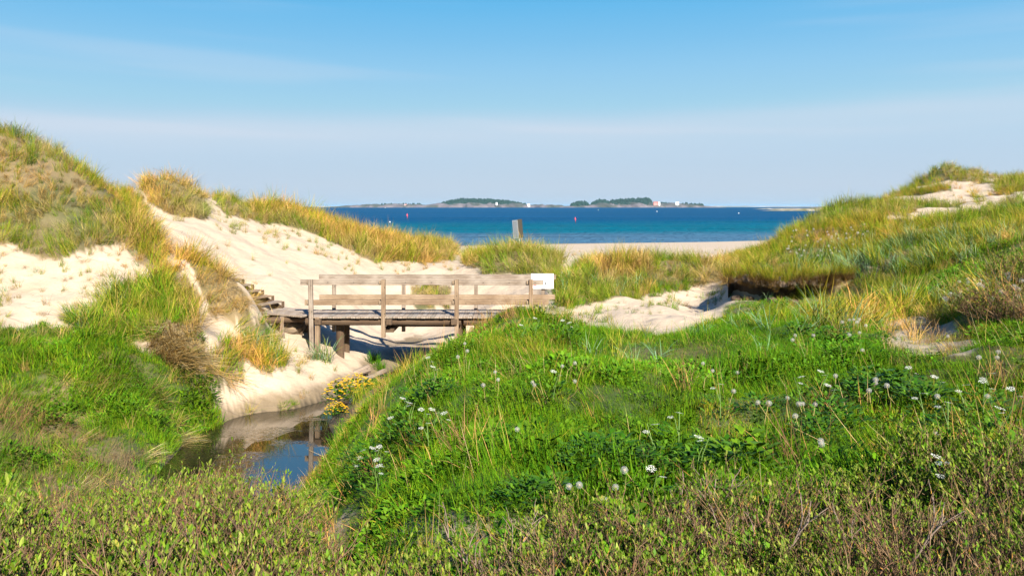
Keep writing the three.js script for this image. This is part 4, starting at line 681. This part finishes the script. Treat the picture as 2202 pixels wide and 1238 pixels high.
// ------------------------------------------------------------------ leafy plants
const herbMat = leafMat(lin(1, 1, 1), 0.5, 0.2);
function plantAt(px, py, label, cat, group, name, geos, s) {
  const g = gp(px, py); if (!g) return null; const t = thing(name, label, cat, group); t.position.set(...g); t.rotation.y = hash(px, py) * 6.28; t.scale.setScalar(s); geos.forEach(([n, geo, mat]) => part(n, geo, mat, t)); return t;
}
{
  const G = [1, 2, 3].map((k) => herb(200 + k, { n: 170, r: 0.22, h: 0.24, l: [0.035, 0.07], w: 0.55, cols: [C.h1, C.h2, C.g3, C.h1] })), B = [1, 2].map((k) => herb(300 + k, { n: 60, r: 0.17, h: 0.26, l: [0.05, 0.1], w: 0.6, cols: [C.g1, C.h2, C.g2, C.g2] })), F = [1, 2].map((k) => herb(320 + k, { n: 120, r: 0.3, h: 0.4, l: [0.06, 0.13], w: 0.38, cols: [C.g2, C.g1, C.h2] }));
  const low = 'low patch of small dark green leaves in the meadow';
  for (const [px, py, s] of [[1270, 1010, 0.8], [1310, 1000, 0.8], [1340, 1020, 0.8], [1240, 1040, 0.7], [1180, 1090, 0.7], [1130, 1100, 0.7], [1390, 1040, 0.7], [1430, 1030, 0.8], [900, 880, 0.9], [940, 860, 0.8], [870, 960, 0.8], [800, 1010, 0.8], [770, 1000, 0.8], [1880, 850, 1], [1930, 860, 1], [1850, 880, 0.9], [1990, 880, 0.9], [1760, 960, 0.8], [1800, 930, 0.9], [1640, 900, 0.8], [1550, 1020, 0.8], [1480, 1040, 0.7], [1100, 960, 0.6], [1720, 730, 0.9], [1800, 745, 1], [1900, 740, 0.6], [1220, 690, 1.0], [1190, 668, 1.0]]) plantAt(px, py, low, 'herb', 'low herb patches', 'herb_patch', [['leaves', G[(px + py) % 3], herbMat]], s);
  for (const [px, py, s, l] of [[1610, 1030, 1.0, 'broad leaved bright green plant rising from the meadow edge'], [1360, 1215, 0.9, 'broad leaved plant among the near twigs'], [1330, 1170, 0.7, 'smaller broad leaved plant beside the near twigs'], [1560, 1110, 0.7, 'broad leaved plant under the bare branches']]) plantAt(px, py, l, 'plant', null, 'broadleaf_plant', [['leaves', B[px % 2], herbMat]], s);
  for (const [px, py, s] of [[430, 870, 1.2], [415, 905, 1.1], [440, 845, 1.0], [395, 880, 1.0], [270, 905, 0.9], [235, 890, 0.9], [120, 930, 0.9], [140, 900, 0.9], [90, 910, 0.8], [60, 1010, 0.9], [20, 1000, 0.9], [330, 925, 0.9], [410, 780, 0.9], [425, 740, 0.7]]) plantAt(px, py, 'bushy green leafy plant on the grassy stream bank', 'plant', 'leafy plants on the stream bank', 'bank_plant', [['leaves', F[(px + py) % 2], herbMat]], s);
  // yellow marsh marigolds at the water's edge
  const R = rng(9), y = { pos: [], col: [], idx: [] }, gl = herb(401, { n: 260, r: 0.42, h: 0.55, l: [0.05, 0.09], w: 0.9, cols: [C.h1, C.h2, C.g3] });
  for (let i = 0; i < 95; i++) { const a = R() * 6.2832, r = 0.46 * Math.sqrt(R()), hh = 0.62 * Math.sqrt(1 - 0.75 * (r / 0.46) ** 2) * (0.75 + 0.3 * R()); for (let k = 0; k < 5; k++) { const b = k * 1.2566 + i; leafInto(y, new THREE.Vector3(Math.cos(a) * r, hh, Math.sin(a) * r), new THREE.Vector3(Math.cos(b), 0.45, Math.sin(b)).normalize(), 0.042, 0.018, [0.66, 0.38, 0.004]); } }
  const fl = leafGeo(y), fm = new THREE.MeshStandardMaterial({ vertexColors: true, roughness: 0.5, side: THREE.DoubleSide });
  for (const [px, d, s, l] of [[735, 16.6, 1.0, 'clump of yellow marsh marigolds at the water edge'], [765, 17.2, 0.95, 'taller yellow marsh marigold clump against the grassy bank'], [722, 16.0, 0.6, 'small yellow marsh marigold clump leaning over the stream']]) { const x = P2(px, d), t = thing('marsh_marigold', l, 'flower', 'marsh marigolds'); t.position.set(x, Math.max(0, H(x, d)), -d); t.scale.setScalar(s); t.rotation.y = px; part('leaves', gl, herbMat, t); part('flowers', fl, fm, t).userData.kind = 'stuff'; }
  for (const [px, d, s] of [[805, 17.6, 1.3], [830, 17.8, 1.2]]) { const x = P2(px, d), t = thing('bank_plant', 'dark bushy plant behind the marsh marigolds', 'plant', 'dark plants behind the marigolds'); t.position.set(x, H(x, d), -d); t.scale.setScalar(s); part('leaves', G[0], herbMat, t); }
}
// ------------------------------------------------------------------ clumps of lyme grass that stand alone
{
  const L = [1, 2].map((k) => tuft({ seed: 900 + k, n: 70, r: 0.16, l: [0.5, 0.95], w: [0.009, 0.016], lean: [0.1, 0.75], curl: [0.3, 1.7], seg: 4, cols: [C.l1, C.l2, C.l3, C.o1] })), Gn = tuft({ seed: 950, n: 160, r: 0.2, l: [0.25, 0.5], w: [0.007, 0.012], lean: [0.05, 0.8], curl: [0.2, 1.3], cols: [C.g1, C.g2, C.g3] });
  for (const [px, d, s, l, k] of [[700, 19.45, 1.05, 'tall blue-green grass clump in front of the bridge pile', 0], [678, 19.3, 0.7, 'lower blue-green grass clump at the foot of the bridge post', 1], [545, 18.7, 0.95, 'drooping blue-green grass clump below the crossed bridge props', 1], [590, 18.2, 0.7, 'small blue-green grass tuft on the sandy bank edge', 0], [180, 15.9, 0.8, 'blue-green grass clump at the top of the green bank', 0], [260, 17.4, 0.75, 'silvery grass clump alone on the sandy dune face', 1], [30, 22.6, 0.8, 'tall dark grass clump crowning the big dune', 0], [65, 22.4, 0.75, 'second grass clump crowning the big dune', 1]]) { const x = P2(px, d), o = part(numbered('lyme_grass_clump'), L[k], bladeMat, scene, [x, H(x, d), -d], [0, px, 0]); o.scale.setScalar(s); tag(o, l, 'grass clump'); }
  for (const [px, d, s, l] of [[803, 21.2, 1.0, 'bright green grass clump on the sod block beyond the bridge'], [816, 21.0, 0.85, 'green grass clump hanging off the sod block beyond the bridge']]) { const x = P2(px, d), o = part(numbered('grass_clump'), Gn, bladeMat, scene, [x, H(x, d), -d], [0, px, 0]); o.scale.setScalar(s); tag(o, l, 'grass clump'); }
}
// ------------------------------------------------------------------ dandelion clocks and white umbels
{
  const R = rng(31), puff = { pos: [], col: [], idx: [] }, W = [0.55, 0.53, 0.49];
  for (let i = 0; i < 150; i++) { const y = 1 - 2 * (i + 0.5) / 150, r = Math.sqrt(1 - y * y), a = i * 2.39996, n = new THREE.Vector3(Math.cos(a) * r, y, Math.sin(a) * r), s = new THREE.Vector3(-Math.sin(a), 0, Math.cos(a)), u = new THREE.Vector3().crossVectors(n, s), b = puff.pos.length / 3, c = n.clone().multiplyScalar(0.0215), w = 0.0025; for (const [p, q] of [[-1, -0.6], [1, -0.6], [0, 1]]) puff.pos.push(c.x + (s.x * p + u.x * q) * w + n.x * 0.001 * R(), c.y + (s.y * p + u.y * q) * w, c.z + (s.z * p + u.z * q) * w); puff.col.push(...W, ...W, ...W); puff.idx.push(b, b + 1, b + 2); }
  const head = leafGeo(puff), core = new THREE.IcosahedronGeometry(0.0075, 1), pm = new THREE.MeshPhysicalMaterial({ vertexColors: true, roughness: 0.9, transmission: 0.35, thickness: 0, side: THREE.DoubleSide }), coreM = new THREE.MeshStandardMaterial({ color: lin(0.30, 0.22, 0.13), roughness: 0.9 }), stM = new THREE.MeshStandardMaterial({ color: lin(0.30, 0.24, 0.07), roughness: 0.7 });
  const stalks = [0, 1, 2].map((k) => { const o = { pos: [], col: [], idx: [] }, b = (k - 1) * 0.12; tubeInto(o, [0, 0.33, 0.66, 1].map((t) => new THREE.Vector3(b * Math.sin(t * 2.2), t, 0.05 * k * t * t)), 0.003, 0.0022, [1, 1, 1], 4); return [leafGeo(o), new THREE.Vector3(b * Math.sin(2.2), 1, 0.05 * k)]; });
  const dand = (px, py, len, s, near) => {
    let g = gp(px, py + 40); if (!g) return; for (let i = 0; i < 4; i++) { const q = gp(px, py + len * FOC / -g[2]); if (q) g = q; }
    const t = thing('dandelion_clock', near, 'dandelion', 'dandelion clocks'); t.position.set(...g); t.rotation.y = hash(px, py) * 6.28; const k = Math.floor(hash(py, px) * 3), d = -g[2], hgt = clamp(EYE - (py - HZ) * d / FOC - g[1], 0.06, 0.4), st = part('stalk', stalks[k][0], stM, t); st.scale.set(hgt, hgt, hgt); st.scale.x = st.scale.z = 1; const e = stalks[k][1];
    const hd = part('seed_head', head, pm, t, [e.x, hgt, e.z]); hd.scale.setScalar(s); part('core', core, coreM, hd);
  };
  const meadow = 'white dandelion clock on a thin stalk in the green meadow';
  for (const [px, py] of [[1004, 735], [995, 754], [990, 769], [1066, 797], [1043, 825], [1065, 822], [1161, 814], [1214, 812], [1175, 829], [1201, 789], [1222, 787], [1108, 909], [1525, 788], [1521, 804], [1586, 798], [1862, 805], [1845, 823], [1835, 814], [1919, 824], [1953, 835], [1875, 843], [2050, 848], [2164, 856], [1669, 863], [1687, 866], [1681, 887], [1644, 869], [1701, 863], [1736, 872], [1748, 872], [2005, 920], [1746, 947], [1781, 952], [1566, 842], [1242, 1020], [1201, 1024], [1309, 1060], [1328, 1056], [1382, 998]]) dand(px, py, 0.19, 0.68 + hash(px, 4) * 0.28, meadow);
  for (const [px, py] of [[1703, 726], [1710, 718], [1839, 685], [1822, 693], [1849, 697], [1836, 712], [1822, 724], [1843, 720], [1830, 690], [1815, 690], [1853, 688], [2031, 725], [1847, 747], [2101, 772], [2181, 763], [2131, 768], [1905, 728], [1760, 722]]) dand(px, py, 0.17, 0.75 + hash(px, 4) * 0.25, 'white dandelion clock beside the bare sand patch in the meadow');
  for (let i = 0; i < 46; i++) { const px = 1690 + 170 * R(), py = 478 + 60 * R() + (1850 - px) * 0.12; dand(px, py, 0.22, 1.3 + R() * 0.5, 'pale seed head among many on the flowery dune shoulder'); }
  for (let i = 0; i < 26; i++) dand(2040 + 160 * R(), 585 + 60 * R(), 0.2, 1.2 + R() * 0.4, 'pale seed head on the grassy slope above the bare patch');
  // umbels
  const um = { pos: [], col: [], idx: [] }; for (let i = 0; i < 80; i++) { const a = R() * 6.2832, g = Math.floor(R() * 9), ga = g * 0.7, r = g ? 0.032 : 0, x = Math.cos(ga) * r + Math.cos(a) * 0.013 * Math.sqrt(R()), z = Math.sin(ga) * r + Math.sin(a) * 0.013 * Math.sqrt(R()); leafInto(um, new THREE.Vector3(x, 0.012 * Math.cos(r * 20) + R() * 0.005, z), new THREE.Vector3(Math.cos(a), 0.4 * R(), Math.sin(a)).normalize(), 0.009, 0.0035, [0.58, 0.58, 0.5]); }
  const ug = leafGeo(um), umM = new THREE.MeshStandardMaterial({ vertexColors: true, roughness: 0.8, side: THREE.DoubleSide }), ust = new THREE.MeshStandardMaterial({ color: lin(0.12, 0.2, 0.04), roughness: 0.7 }), ul = herb(501, { n: 46, r: 0.13, h: 0.2, l: [0.03, 0.07], w: 0.4, cols: [C.h2, C.g1, C.g3] });
  for (const [px, py] of [[865, 858], [880, 868], [905, 882], [928, 882], [955, 890], [840, 900], [922, 912], [800, 965], [815, 962], [780, 970], [810, 990], [775, 988], [815, 1003], [1410, 915], [1460, 890], [1502, 942], [1550, 828], [2135, 805], [2115, 822], [2175, 838], [2010, 812], [1990, 848], [2150, 880], [1780, 830], [1765, 800], [1725, 812], [1400, 1010], [1955, 792], [2080, 830], [2040, 868], [920, 770], [930, 790], [1225, 695], [1210, 690], [1150, 685], [1190, 800], [2015, 985], [2030, 1000], [1120, 700]]) {
    let g = gp(px, py + 60); if (!g) continue; for (let i = 0; i < 4; i++) { const q = gp(px, py + 0.26 * FOC / -g[2]); if (q) g = q; }
    const t = thing('white_umbel_plant', px < 1000 ? 'white flowering umbel on the slope above the stream' : 'white flowering umbel standing in the green meadow', 'flower', px < 1000 ? 'umbels above the stream' : 'umbels in the meadow'); t.position.set(...g); t.rotation.y = hash(px, py) * 6.28; const d = -g[2], hgt = clamp(EYE - (py - HZ) * d / FOC - g[1], 0.12, 0.45);
    const st = part('stem', stalks[1][0], ust, t); st.scale.set(1.2, hgt, 1.2); part('umbel', ug, umM, t, [0, hgt, 0], [0.25, 0, 0.1]).scale.setScalar(0.58); const u2 = part('umbel', ug, umM, t, [0.05, hgt * 0.86, 0.03], [0.1, 1, -0.3]); u2.scale.setScalar(0.42); const s2 = part('stem', stalks[1][0], ust, t, [0, hgt * 0.5, 0], [0.1, 0, -0.28]); s2.scale.set(0.8, hgt * 0.38, 0.8); part('leaves', ul, herbMat, t);
  }
}

renderer.render(scene, camera);
